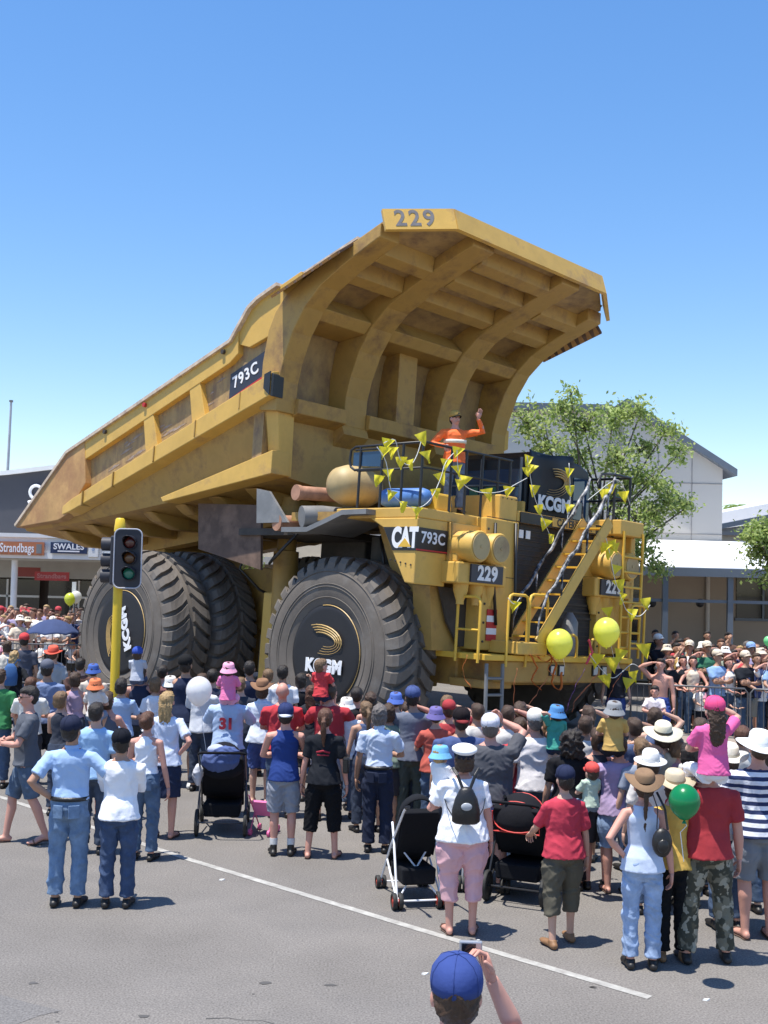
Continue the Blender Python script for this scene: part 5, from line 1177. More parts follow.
person('man in red tee carrying the small boy in red', (ad.x, ad.y), 1.78, top=('tee', '#bd1c2c'), low=('shorts', '#8d90a0'), hair=('short', 'brown'), al='legs', ar='legs', group=G1, vox=.013, b=1.12, skin='pink')
RIDE('small boy with short sandy hair in red tee sitting on the red shirt man', 322, 658, ad.y - .10, .98, yaw=-25, hyaw=-25, top=('tee', '#d6202c'), low=('kidshorts', '#25304c'), hair=('short', 'sandy'), al='front', ar='front', skin='pink')
FT('woman with auburn ponytail in black top with pale blue sides and cropped black trousers', 321, 858, 327, 707, yaw=-4, up=8, fem=True, top=('tee', '#20232a'), low=('capri', '#121318'), hair=('pony', 'auburn'), shoes='sandal', skin='pink', hip=1.05, vox=.0115, extras=('redprint',), legs='wide')
HD('woman with brown bobbed hair and bare shoulders left of the pale shirted man', 371, 691, 1.62, fem=True, top=('cami', '#caa890'), hair=('bob', 'brown'), skin='pink')
FT('man with bushy dark grey hair in pale blue shirt and navy trousers', 377, 852, 379, 703, yaw=-8, up=8, top=('tucked', '#c6d6f0'), low=('trousers', '#232c44', 'belt'), hair=('bob', 'grey'), skin='tan', vox=.012, ar='front', al='down')
HD('person in white sun hat and white top just right of the red shirt man', 347, 694, 1.58, top=('tee', '#e4e6ec'), hat=('bucket', '#e8e6e0'), hair=('short', 'brown'))
HD('dark haired person in black top between the red shirt and the pale shirt', 357, 686, 1.66, top=('tee', '#22232a'), hair=('short', 'dark'))
# ---- middle
HD('person in bright blue cloth sun hat and white top', 396, 689, 1.60, fem=True, top=('tee', '#e8eaf0'), hat=('bucket', '#4a6fca'), hair=('short', 'brown'))
FT('man in grey tee, grey green trousers and dull blue cap', 406, 832, 421, 684, yaw=-6, up=14, top=('tee', '#6b7284'), low=('trousers', '#4a544e'), hat=('cap', '#40538a'), hair=('short', 'dark'), skin='tan', b=1.06, vox=.013, al='front', ar='front')
HD('woman in purple sun hat and orange red top', 436, 703, 1.60, fem=True, top=('tee', '#c4503c'), hat=('bucket', '#6e64a8'), hair=('short', 'brown'), al='front', ar='front')
HD('fair haired woman behind the purple sun hat', 447, 694, 1.66, fem=True, top=('tee', '#a8a094'), hair=('bob', 'sandy'))
HD('large man in blue tee and black cap with a red back', 461, 705, 1.78, yaw=8, up=12, top=('tee', '#46598c'), low=('shorts', '#2a2e3a'), hat=('cap', '#20181c', '#8c2428', 'back'), hair=('short', 'dark'), skin='tan', b=1.2, wst=1.15, vox=.013, al='down', ar='front')
HD('large man in dark grey tee and white cap raising his right arm', 491, 711, 1.80, yaw=-10, up=14, top=('tee', '#54555c'), low=('shorts', '#2a2c34'), hat=('cap', '#d8d8e4'), hair=('short', 'grey'), skin='pink', b=1.2, wst=1.18, vox=.013, ar=((.09, .24, 1.66), (1, .1, -.2), 1.0, (-.5, .2, .8), (-.6, -.5, 0)), al='front')
HD('person in red tee squeezed behind the man raising his arm', 520, 716, 1.66, top=('tee', '#cf1f2c'), hair=('short', 'brown'), skin='pink')
HD('person with red cap shading their eyes near the entry ladder', 449, 698, 1.62, top=('tee', '#b03038'), hat=('cap', '#b02830'), hair=('short', 'brown'), ar='shade', vox=.014)
FT('woman in white tee and pink cropped trousers with white cap and black backpack', 459, 934, 467, 741, yaw=2, up=8, fem=True, top=('tee', '#ecedf4'), low=('capri', '#dba3aa'), hat=('officer', '#f0f0f2', '#f0f0f2'), hair=('bob', 'brown'), shoes='sandal', skin='pink', b=1.06, wst=1.28, hip=1.2, al='hold', ar='down', vox=.011)
q = at_z(459, 934, 0)
RIDE('toddler in light blue sun hat held on the arm of the pink trousered woman', 441, 742, q.y + .12, .92, yaw=-50, hyaw=10, up=0, top=('tee', '#dfe4ee'), low=('kidshorts', '#e0a0b0'), hair=('short', 'blonde'), hat=('bucket', '#5fb4ea'), al='front', ar='front')
HD('man in white tee and white cap with a child in teal beside him', 535, 706, 1.76, top=('tee', '#e8e2e2'), hat=('cap', '#dcd8d0'), hair=('short', 'grey'), skin='pink', b=1.1, up=14, vox=.014, ar='hold')
RIDE('child in blue sun hat and teal top held beside the white capped man', 556, 702, 12.75, .98, top=('tee', '#2fae98'), low=('kidshorts', '#3a4a6a'), hair=('short', 'brown'), hat=('bucket', '#3f86c4'), al='neck', ar='front', yaw=20)
HD('woman with big curly black hair in black top left of the grey sun hat', 571, 728, 1.66, fem=True, top=('tee', '#1b1b20'), low=('trousers', '#1b1b20'), hair=('curly', 'dark'), skin='tan', b=1.15)
FT('person in crimson tee, olive cropped trousers and navy cap', 561, 945, 566, 763, yaw=14, up=6, top=('tee', '#c81e40', .85), low=('capri', '#5b5648'), hat=('cap', '#232c4c'), hair=('short', 'dark'), shoes='brown', skin='fair', vox=.0115, al='push', ar='down', b=1.02, fem=True, wst=1.2, hip=1.08, legs='step')
ad = at(617, 884, 12.0)
person('adult in lilac shirt and denim shorts carrying the boy in the grey sun hat', (ad.x, ad.y), 1.62, top=('tee', '#a890b8'), low=('denimshorts', '#6f96c8'), hair=('short', 'brown'), al='legs', ar='legs', group=G1, vox=.013, shoes='sandal', b=1.08, hip=1.1, skin='pink')
RIDE('boy in grey sun hat and yellow vest over grey sleeves on the lilac shirt', 614, 698, ad.y - .10, 1.02, top=('tee', '#caa03c'), low=('kidshorts', '#2a2830'), hair=('short', 'brown'), hat=('bucket', '#8d8f92'), al='front', ar='front')
RIDE('toddler in red cap and pale green top held up beside the crimson tee', 591, 761, ad.y - .35, .86, top=('tee', '#b8ccb4'), low=('kidshorts', '#7088a8'), hair=('short', 'brown'), hat=('cap', '#e23c30'), al='front', ar='front', yaw=25)
# ---- right
HD('person in wide straw sun hat behind the brown hatted woman', 662, 720, 1.72, top=('tee', '#c8b89c'), hat=('wide', '#e2d8b8', '#4a4438', .20, .1), hair=('bob', 'brown'), up=14)
HD('person in floppy white sun hat between the straw hats', 650, 748, 1.56, fem=True, top=('tee', '#d8d0c8'), hat=('wide', '#eceae6', '#dcdad4', .17, -.2), hair=('bob', 'brown'))
HD('person in tan brimmed hat, yellow top and black trousers behind the green balloon', 674, 768, 1.60, fem=True, top=('tee', '#d8a818'), low=('trousers', '#15161a'), hat=('wide', '#cdbb98', '#a08a64', .185, .3), hair=('bob', 'brown'), shoes='brown', vox=.013)
FT('woman in brown wide hat, pale blue sleeveless top and light jeans, hand on hip', 641, 968, 644, 768, yaw=-4, up=12, fem=True, top=('tank', '#bccbe6'), low=('jeans', '#86aadb'), hat=('wide', '#8c6c4c', '#2e1c14', .17, .75), hair=('braid', 'brown'), al='hip', ar='down', vox=.011, skin='pink', shoes='black', hip=1.0)
ad = at_z(706, 962, 0)
person('man in red tee and camouflage trousers carrying the girl in pink', (ad.x, ad.y), 1.80, top=('tee', '#ac202c'), low=('trousers', '#4a4c40'), lowmat=mat('camouflage_cloth', (.16, .15, .11), .9, camo=((.05, .05, .035), (.30, .28, .22)), bump=.2), hair=('short', 'brown'), al='legs', ar='down', group=G1, vox=.0115, b=1.1, skin='pink', legs='wide')
RIDE('girl in hot pink cap and pink tee with long brown hair and white trousers', 714, 695, ad.y - .12, 1.28, yaw=6, top=('tee', '#ee4f9e'), low=('tights', '#e6e4ea'), hair=('long', 'brown'), hat=('cap', '#ee2f7e'), al='front', ar=((.14, .20, 1.62), (1, .1, -.2), .8, (-.6, .2, .6), (-.6, -.5, 0)), vox=.0115)
FT('man in navy and white striped tee, grey shorts and big white hat', 757, 938, 757, 729, yaw=5, up=10, top=('tee', '#e8eaf2'), topmat=mat('navy_white_stripes', C('#e8eaf2'), .9, stripe=4.2, scol=C('#26335c'), bump=.2), low=('shorts', '#7c8088'), hat=('wide', '#f2f2f0', '#e4e4e0', .19, .1), hair=('short', 'brown'), shoes='sandal', skin='pink', b=1.1, vox=.0125, al='front')
HD('person in cream top at the right edge behind the striped tee', 768, 742, 1.66, top=('tee', '#d8ccb8'), hair=('bob', 'brown'), fem=True)
HD('person in white broad hat behind the girl in pink', 728, 742, 1.70, top=('tee', '#dcd2c4'), hat=('wide', '#e6e0d0', '#cfc6b0', .18, .2), hair=('bob', 'brown'))
HD('dark haired person in navy top beside the straw hat', 688, 742, 1.62, top=('tee', '#2a3250'), hair=('bob', 'dark'), skin='tan', fem=True)
HD('woman with grey brown hair in pink top near the straw hat', 676, 735, 1.60, top=('tee', '#c08898'), hair=('bob', 'sandy'), skin='pink', fem=True)
# ---- people packed in between
rp = random.Random(5); cols = ['#8a94a8', '#5a6478', '#c8ccd4', '#3a3f4c', '#a86a64', '#d8d4cc', '#7a8f7c', '#4a5a80', '#b09a7c', '#2a2c34']
for i, (x, y, hh_, desc) in enumerate(((31, 676, 1.62, 'between the man in sunglasses and the grey cap'), (62, 690, 1.6, 'between the grey cap and the lilac top'), (109, 690, 1.64, 'behind the sky blue tee'), (203, 672, 1.7, 'left of the pink sun hat behind the balloon'), (241, 676, 1.64, 'just right of the pink sun hat'), (312, 684, 1.62, 'under the small boy in red'), (366, 700, 1.62, 'left of the bushy grey hair'), (389, 702, 1.6, 'right of the bushy grey hair'), (408, 700, 1.62, 'below the bright blue sun hat'), (477, 702, 1.66, 'between the two large men'), (508, 704, 1.68, 'right of the raised arm'), (548, 716, 1.66, 'below the child in teal'), (586, 714, 1.66, 'behind the big curly hair'), (598, 726, 1.68, 'left of the boy in the grey sun hat'), (640, 736, 1.62, 'left of the wide straw hat'), (634, 716, 1.7, 'right of the boy in the grey sun hat'), (700, 732, 1.66, 'left of the girl in the hot pink cap'), (742, 724, 1.7, 'left of the big white hat'), (700, 716, 1.7, 'behind the girl in the hot pink cap'), (588, 704, 1.7, 'below the left round balloon near the bumper'), (655, 706, 1.7, 'behind the wide straw hat'), (520, 700, 1.7, 'near the foot of the entry ladder'), (163, 664, 1.68, 'near the rear tyre tread'), (268, 668, 1.66, 'between the navy tee and the brown hat'))):
    fem = rp.random() < .5; c_ = rp.choice(cols); hc = rp.choice(('dark', 'brown', 'brown', 'sandy', 'auburn'))
    HD('%s haired person seen from behind, %s' % ({'dark': 'dark', 'brown': 'brown', 'sandy': 'fair', 'auburn': 'auburn'}[hc], desc), x, y, hh_, fem=fem, top=(rp.choice(('tee', 'tee', 'cami' if fem else 'tank')), c_), low=('jeans', '#33425c') if rp.random() < .5 else ('shorts', '#3a3a40'), hair=(rp.choice(('bob', 'pony', 'long')) if fem else 'short', hc), yaw=rp.uniform(-18, 18), up=rp.uniform(6, 16), vox=.018, skin=rp.choice(('pink', 'fair', 'tan')), al=rp.choice(('front', 'down', 'fold')), ar=rp.choice(('front', 'down', 'shade')))
# ---- foreground man with camera
FGX, FGY = .315, 4.42
fg_, fa, fhp, ftp, fs_, _l = person('man in blue cap seen from behind holding up a camera in the near foreground', (FGX, FGY), 1.85, yaw=-3, up=6, hyaw=4, top=('shirt', '#8fb4e0'), low=('jeans', '#4a6078'), hat=('cap', '#2f4890', '#2f4890', 'front'), hair=('short', 'brown'), skin='pink', vox=.0085, al='hold', ar=((.135, .23, 1.60), (.45, .1, -1), 1.15, (-.38, .10, 1), (-.8, -.4, 0)))
q = V((FGX, FGY, 0)) + Matrix.Rotation(R(-3), 3, 'Z') @ (V((.058, .275, 1.695))*fs_)
cam_t = thing('camera', 'small silver and black compact camera held up by the blue capped man', 'camera', q, R(-3))
mb = MB(); mb.box((0, 0, 0), (.092, .024, .055)); mb.build('body', mat('silver_plastic', (.42, .43, .46), .35, metal=.5, var=.04), cam_t, bevel=.006)
mb = MB(); mb.box((-.008, -.0145, -.002), (.056, .002, .041)); mb.build('screen', mat('dark_screen', (.01, .012, .018), .1), cam_t)
mb = MB(); mb.tube([(.005, .012, 0), (.005, .035, 0)], .022, 20); mb.tube([(.005, .035, 0), (.005, .045, 0)], .018, 20); mb.build('lens', M_BLK, cam_t, auto=40)
mb = MB(); mb.tube([(.03, 0, .027), (.03, 0, .032)], .007, 12); mb.build('shutter_button', M_CHR, cam_t)
# ---- accessories standing apart from the bodies
def on(px, py, Y): return at(px, py, Y)
# black backpack of the woman in pink trousers
o_ = [o for o in scene.objects if o.get('label', '').startswith('woman in white tee and pink')][0]; q = o_.location
bp = thing('backpack', 'small black backpack on the back of the pink trousered woman', 'backpack', (q.x + .01, q.y - .235, 1.04))
mb = MB(); mb.loft([[V((w*math.cos(a), d*math.sin(a), z)) for a in [2*math.pi*k/20 for k in range(20)]] for z, w, d in ((0, .10, .05), (.02, .125, .065), (.12, .125, .07), (.22, .10, .06), (.30, .06, .04), (.32, .03, .02))]); mb.build('bag', M_LEATH, bp, smooth=True)
for s in (1, -1):
    mb = MB(); mb.tube([V((s*.03, .0, .30)), V((s*.08, .035, .42)), V((s*.12, .10, .47)), V((s*.13, .2, .44))], [(.014, .004)]*4, 6); mb.tube([V((s*.11, 0, .05)), V((s*.16, .08, .12)), V((s*.19, .2, .2))], [(.010, .004)]*3, 6); mb.build('strap', M_LEATH, bp)
mb = MB(); mb.ell((0, -.066, .16), (.05, .012, .035)); mb.build('shiny_pocket', mat('pale_reflector', (.4, .42, .45), .3), bp, smooth=True)
o_ = [o for o in scene.objects if o.get('label', '').startswith('woman in brown wide hat')][0]; q = o_.location
hbk = thing('handbag', 'black leather bag slung behind the woman in light jeans', 'handbag', (q.x + .12, q.y - .17, 1.0))
mb = MB(); mb.ell((0, 0, .08), (.085, .05, .12)); mb.ell((0, -.035, .06), (.05, .03, .06)); mb.build('bag', M_LEATH, hbk, smooth=True)
mb = MB(); mb.tube([(-.04, .02, .18), (-.03, .04, .35), (-.06, .12, .47)], [(.010, .004)]*3, 6); mb.tube([(.05, .02, .18), (.03, .04, .35), (-.02, .12, .47)], [(.010, .004)]*3, 6); mb.build('strap', M_LEATH, hbk)
o_ = [o for o in scene.objects if o.get('label', '').startswith('woman with auburn ponytail')][0]; q = o_.location
hbk = thing('handbag', 'black handbag under the arm of the auburn ponytail woman', 'handbag', (q.x + .25, q.y - .02, .96))
mb = MB(); mb.box((0, 0, .10), (.07, .26, .18)); mb.build('bag', M_LEATH, hbk, bevel=.02)
mb = MB(); mb.tube([(0, -.1, .18), (-.02, -.05, .36), (-.04, .0, .42), (-.02, .05, .36), (0, .1, .18)], [(.010, .004)]*5, 6); mb.build('strap', M_LEATH, hbk)
for i, s in enumerate((-1, 1)): pass
o_ = [o for o in scene.objects if o.get('label', '').startswith('long haired blonde')][0]; q = o_.location
bp = thing('backpack', 'blue backpack on the long haired blonde woman at the left edge', 'backpack', (q.x, q.y - .20, 1.08))
mb = MB(); mb.loft([[V((w*math.cos(a), d*math.sin(a), z)) for a in [2*math.pi*k/16 for k in range(16)]] for z, w, d in ((-.02, .08, .05), (.0, .12, .07), (.16, .13, .08), (.30, .10, .06), (.36, .05, .03))]); mb.build('bag', cloth('#2f5f98', 'nylon'), bp, smooth=True)
for s in (1, -1): mb = MB(); mb.tube([V((s*.05, 0, .33)), V((s*.09, .08, .42)), V((s*.10, .2, .40))], [(.018, .005)]*3, 6); mb.build('strap', cloth('#4a86c8', 'nylon'), bp)
o_ = [o for o in scene.objects if o.get('label', '').startswith('person in red tee squeezed')][0]; q = o_.location
sb2 = thing('shopping_bag', 'blue and red carrier bag hanging beside the red tee', 'bag', (q.x + .16, q.y - .12, .78))
mb = MB(); mb.box((0, 0, .13), (.20, .08, .26)); mb.build('bag', cloth('#2f74c8', 'nylon'), sb2, bevel=.02); mb = MB(); mb.box((0, -.043, .2), (.15, .006, .08)); mb.build('print', M_RED, sb2)
# ---- pushchairs
def wheel_small(mb, c, r, w): 
    c = V(c); mb.lathe([(r*.72, -w/2), (r*.95, -w/2), (r, -w/4), (r, w/4), (r*.95, w/2), (r*.72, w/2), (r*.72, -w/2)], c, Matrix.Rotation(R(90), 3, 'Y'), 20)
def pushchair(label, loc, yaw, style):
    t = thing('pushchair', label, 'pushchair', (loc[0], loc[1], 0), R(yaw), 'pushchairs among the crowd')
    fm = {'big': mat('dark_grey_frame', (.06, .06, .07), .4), 'white': mat('white_frame', (.75, .76, .8), .35), 'silver': mat('silver_frame', (.4, .42, .45), .35, metal=.6), 'red': mat('black_frame', (.02, .02, .022), .35)}[style]
    fab = cloth('#16181e', 'nylon'); rub = mat('small_black_tyre', (.02, .02, .02), .7)
    hubm = {'big': mat('silver_frame', (.4, .42, .45), .35, metal=.6), 'white': mat('red_hub', (.45, .04, .02), .5), 'silver': M_BLK, 'red': M_BLK}[style]
    rw = {'big': .16, 'white': .08, 'silver': .08, 'red': .15}[style]; W_ = .29 if style in ('big', 'red') else .22
    hz = 1.02
    for x in (-W_, W_):
        for y, r in ((-.28, rw), (.48, rw*.8)):
            offs = (0,) if style in ('big', 'red') else (-.03, .03)
            for o in offs:
                mb = MB(); wheel_small(mb, (x + o, y, r), r, .04); wo = mb.build('wheel', rub, t, auto=40)
                mb = MB(); mb.tube([(x + o - .018, y, r), (x + o + .018, y, r)], r*.25, 12)
                if style in ('big',):
                    for k in range(8): a = k*math.pi/4; mb.tube([(x + o, y, r), (x + o, y + math.cos(a)*r*.75, r + math.sin(a)*r*.75)], .006, 5)
                else: mb.tube([(x + o - .012, y, r), (x + o + .012, y, r)], r*.68, 16)
                mb.build('hub', hubm, wo)
        mb = MB(); mb.tube([(x*.95, -.52, hz), (x*.95, -.42, hz - .06), (x*.95, .1, .52), (x, .48, rw)], .012, 8); mb.tube([(x, -.28, rw), (x*.95, -.02, .64), (x*.9, .1, .75)], .012, 8); mb.tube([(x, -.28, rw), (x, .2, .36)], .010, 8)
        mb.build('frame_side', fm, t, auto=40)
    mb = MB()
    if style in ('big', 'red'): mb.tube([(-W_*.95, -.52, hz), (-W_*.8, -.57, hz + .02), (W_*.8, -.57, hz + .02), (W_*.95, -.52, hz)], .016, 8)
    else:
        for s in (1, -1): mb.tube([(s*W_*.95, -.52, hz), (s*W_*.95, -.62, hz + .03)], .018, 8)
    mb.build('handle', fab if style != 'white' else M_BLK, t, auto=50)
    mb = MB(); mb.tube([(-W_, -.28, rw), (W_, -.28, rw)], .010, 8); mb.build('axle', fm, t); mb = MB(); mb.tube([(-W_, .48, rw*.8), (W_, .48, rw*.8)], .010, 8); mb.build('axle', fm, t); mb = MB(); mb.tube([(-W_*.9, .1, .5), (W_*.9, .1, .5)], .009, 6)
    if style in ('white', 'silver'): mb.tube([(-W_, -.28, rw), (W_*.9, .0, .6)], .009, 6); mb.tube([(W_, -.28, rw), (-W_*.9, .0, .6)], .009, 6)
    mb.build('cross_bar', fm, t)
    w = W_*.82
    mb = MB(); mb.loft([[V((-w, y0, z0)), V((w, y0, z0)), V((w, y0 + d, z0 + e)), V((-w, y0 + d, z0 + e))] for y0, z0, d, e in ((-.30, .92, .05, .04), (-.20, .70, .05, .04), (-.06, .48, .05, .04), (.0, .42, .03, .05), (.32, .40, .0, .05), (.42, .22, .03, .03))]); mb.build('seat', fab, t, bevel=.015)
    for s in (1, -1): mb = MB(); mb.prism([(-.28, .9), (-.05, .45), (.28, .44), (.2, .6), (-.1, .85)], lambda a, b, q_: V((q_, a, b)), s*w, s*(w + .012)); mb.build('side_panel', fab, t)
    hc = {'big': '#181a22', 'white': '#1a1c22', 'silver': '#8ea2c4', 'red': '#1c1c22'}[style]
    rings = []; hf = {'big': .9, 'silver': .85, 'red': .78, 'white': .8}[style]
    for k in range(9):
        a = R(-20 + k*17); rings.append([V((math.cos(b_)*(w + .02), -.14 + math.cos(a)*(-.30)*hf*math.sin(b_), .74 + math.sin(a)*.34*hf*math.sin(b_) + .06)) for b_ in [math.pi*j/12 for j in range(13)]])
    mb = MB(); mb.loft(rings[(0 if style != 'white' else 5):], False, False); o = mb.build('hood', cloth(hc, 'nylon'), t, smooth=True); o.modifiers.new('t', 'SOLIDIFY').thickness = .012
    if style == 'red':
        for rg in (rings[0], rings[4], rings[8]): mb = MB(); mb.tube([p*1.006 for p in rg], .008, 6); mb.build('red_piping', mat('red_piping', (.6, .05, .04), .6), o)
        mb = MB(); mb.tube([V((-w, -.33, .9)), V((-w, -.30, .7)), V((w, -.30, .7)), V((w, -.33, .9))], .008, 6); mb.build('red_piping', mat('red_piping', (.6, .05, .04), .6), t)
    mb = MB(); mb.loft([[V((-w*.9, y, z0)), V((w*.9, y, z0)), V((w*.95, y, z0 + .16)), V((-w*.95, y, z0 + .16))] for y, z0 in ((-.26, .22), (.28, .18))]); mb.build('basket', fab, t, bevel=.02)
    if style == 'big':
        bg = thing('nappy_bag', 'blue and grey bag piled on the pushchair near the football shirt man', 'bag', (loc[0], loc[1] - .34, .90), R(yaw))
        mb = MB(); mb.ell((0, 0, .02), (.24, .13, .15)); mb.ell((.06, -.04, .10), (.16, .10, .10)); me = remesh(mb, .016, 1, .016, 3); o = bpy.data.objects.new('bag', me); COL.objects.link(o); o.parent = bg; me.materials.append(cloth('#4a5f96', 'nylon'))
        mb = MB(); mb.ell((-.05, .02, .14), (.12, .08, .06)); me = remesh(mb, .014, 1, .012, 5); o = bpy.data.objects.new('folded_cloth', me); COL.objects.link(o); o.parent = bg; me.materials.append(cloth('#aeb8d4', 'nylon'))
        mb = MB(); mb.ell((-.30, -.22, .72), (.06, .10, .14)); me = remesh(mb, .014, 1, .014, 6); o = bpy.data.objects.new('hanging_cloth', me); COL.objects.link(o); o.parent = t; me.materials.append(cloth('#c8ccda', 'nylon'))
    return t
q = at_z(219, 836, 0); pushchair('large black pushchair with spoked wheels and a blue bag on its hood', (q.x, q.y + .28), 4, 'big')
q = at_z(413, 908, 0); pushchair('white framed pushchair with red wheel hubs left of the pink trousered woman', (q.x, q.y + .25), 12, 'white')
q = at_z(487, 892, 0); pushchair('silver framed pushchair with pale blue hood right of the pink trousered woman', (q.x, q.y + .25), -8, 'silver')
q = at_z(526, 905, 0); pushchair('black pushchair with red piping beside the crimson tee', (q.x, q.y + .28), -22, 'red')
q = at_z(262, 836, 0); ty = thing('toy_pushchair', 'small pink toy pushchair on the road beside the blue tank top man', 'toy', (q.x, q.y + .1, 0), R(-15))
mb = MB(); 
for s in (1, -1): mb.tube([(s*.12, -.2, .5), (s*.12, .2, .04)], .008, 6); mb.tube([(s*.12, -.12, .04), (s*.12, .08, .35)], .008, 6)
mb.build('frame', mat('pink_plastic', (.7, .12, .3), .5), ty)
mb = MB(); mb.loft([[V((-.11, -.1, .4)), V((.11, -.1, .4)), V((.11, -.08, .42)), V((-.11, -.08, .42))], [V((-.11, .0, .22)), V((.11, .0, .22)), V((.11, .02, .24)), V((-.11, .02, .24))], [V((-.11, .16, .24)), V((.11, .16, .24)), V((.11, .16, .26)), V((-.11, .16, .26))]]); mb.build('seat', cloth('#e86aa8', 'nylon'), ty)
for x in (-.12, .12):
    for y in (-.12, .2): mb = MB(); wheel_small(mb, (x, y, .04), .04, .03); mb.tube([(x - .01, y, .04), (x + .01, y, .04)], .028, 10); mb.build('wheel', mat('pink_plastic', (.7, .12, .3)), ty)
# ---- umbrella
q = at(53, 619, 24); um = thing('umbrella', 'dark blue open umbrella over the far left crowd', 'umbrella', (q.x, 24, q.z - .45))
mb = MB(); n = 48; rings = []
for f_ in (.02, .25, .5, .75, .92, 1.0):
    rings.append([V((math.cos(a)*.56*f_*(1 - .05*f_*abs(math.sin(4*a))), math.sin(a)*.56*f_*(1 - .05*f_*abs(math.sin(4*a))), .45 - .27*f_**2 - .03*f_*(1 - abs(math.sin(4*a))))) for a in [2*math.pi*k/n for k in range(n)]])
mb.loft(rings, True, False); o = mb.build('canopy', cloth('#3a4a74', 'nylon'), um, smooth=True); o.modifiers.new('t', 'SOLIDIFY').thickness = .006
mb = MB(); mb.tube([(0, 0, .5), (0, 0, -.35)], .008, 6); mb.build('shaft', M_GRY, um)
# ================================================================ crowd barriers
def barrier(label, x, y, z, rz, L=2.2):
    t = thing('crowd_barrier', label, 'barrier', (x, y, z), rz, 'steel crowd barriers')
    m = mat('galvanised_steel', (.14, .14, .145), .4, metal=.4, var=.1)
    mb = MB(); a = L/2; mb.tube([(-a, 0, .12), (-a, 0, 1.0), (-a + .06, 0, 1.08), (a - .06, 0, 1.08), (a, 0, 1.0), (a, 0, .12), (-a, 0, .12)], .019, 8); mb.build('frame', m, t, auto=50)
    mb = MB()
    for k in range(1, 18): mb.tube([(-a + L*k/18, 0, .13), (-a + L*k/18, 0, 1.07)], .0075, 6, cap=False)
    mb.build('bars', m, t)
    for s in (1, -1): mb = MB(); mb.tube([(s*(a - .25), -.28, .01), (s*(a - .25), 0, .13), (s*(a - .25), .28, .01)], .016, 6); mb.build('foot', m, t)
    return t
b0 = None
p0, p1 = V((4.9, 22.8)), V((11.6, 21.2)); d = (p1 - p0).normalized()
for k, w_ in enumerate(('beside the front right corner of the truck', 'in front of the woman in cream', 'below the blue shirted leaning man', 'cut off by the right edge')):
    c_2 = p0 + d*(1.15 + 2.25*k); barrier('steel crowd barrier ' + w_, c_2.x, c_2.y, 0, math.atan2(d.y, d.x))
for k, w_ in enumerate(('at the far left edge of the photo', 'in front of the far left crowd', 'near the rear tyre on the far kerb')):
    barrier('steel crowd barrier ' + w_, -10.2 + 2.27*k, 29.2, 0, R(2))
for k, w_ in enumerate(('behind the orange hatted child', 'just left of the traffic light pole')):
    barrier('steel crowd barrier ' + w_, -7.1 + 2.27*k, 20.4, 0, R(-3))

# ================================================================ crowd behind the barriers
CG = {'r': 'spectators behind the right barrier', 'l': 'spectators on the far left kerb'}
protos = []
def proto(**k):
    t = person('x', (0, 0), yaw=0, vox=.022, **k)[0]; protos.append(t); return t
proto(h=1.76, top=('tee', '#ffffff'), low=('shorts', '#222222'), hair=('short', 'dark'), al='lean', ar='lean', up=14, skin='tan')
proto(h=1.66, top=('cami', '#ffffff'), low=('jeans', '#222222'), hair=('bob', 'dark'), al='lean', ar='lean', fem=True, up=12, skin='pink')
proto(h=1.78, top=('tee', '#ffffff'), low=('jeans', '#222222'), hair=('short', 'dark'), hat=('cap', '#ffffff'), al='fold', ar='fold', up=12, skin='tan', b=1.1)
proto(h=1.64, top=('tee', '#ffffff'), low=('capri', '#222222'), hair=('long', 'dark'), al='front', ar='shade', fem=True, up=12, skin='pink')
proto(h=1.15, top=('tee', '#ffffff'), low=('kidshorts', '#222222'), hair=('short', 'dark'), al='lean', ar='lean', kid=True, up=14, skin='fair')
proto(h=1.70, top=('tee', '#ffffff'), low=('skirt', '#222222'), hair=('bob', 'dark'), hat=('bucket', '#ffffff'), al='down', ar='front', fem=True, up=12, skin='pink')
proto(h=1.74, top=('tee', '#ffffff'), low=('shorts', '#222222'), hair=('short', 'dark'), al='down', ar='camera', up=10, skin='tan')
TOPN = {'#e9e6e2': 'white', '#20242c': 'black', '#7fa6d8': 'light blue', '#d9c8b0': 'cream', '#c43440': 'red', '#d88aa8': 'pink', '#3b4a78': 'navy', '#8f9a8a': 'grey green', '#caa03c': 'mustard', '#9a8fb8': 'lilac', '#2f7a5a': 'green', '#6a4a3c': 'brown', '#b8bcc4': 'pale grey', '#e8742a': 'orange'}
LOWN = {'#20242c': 'dark', '#3f5876': 'blue', '#8a8578': 'khaki', '#54493c': 'brown'}
HN = {'dark': 'dark', 'brown': 'brown', 'sandy': 'fair', 'auburn': 'auburn', 'blonde': 'blonde', 'grey': 'grey'}
used = set(); first = {}
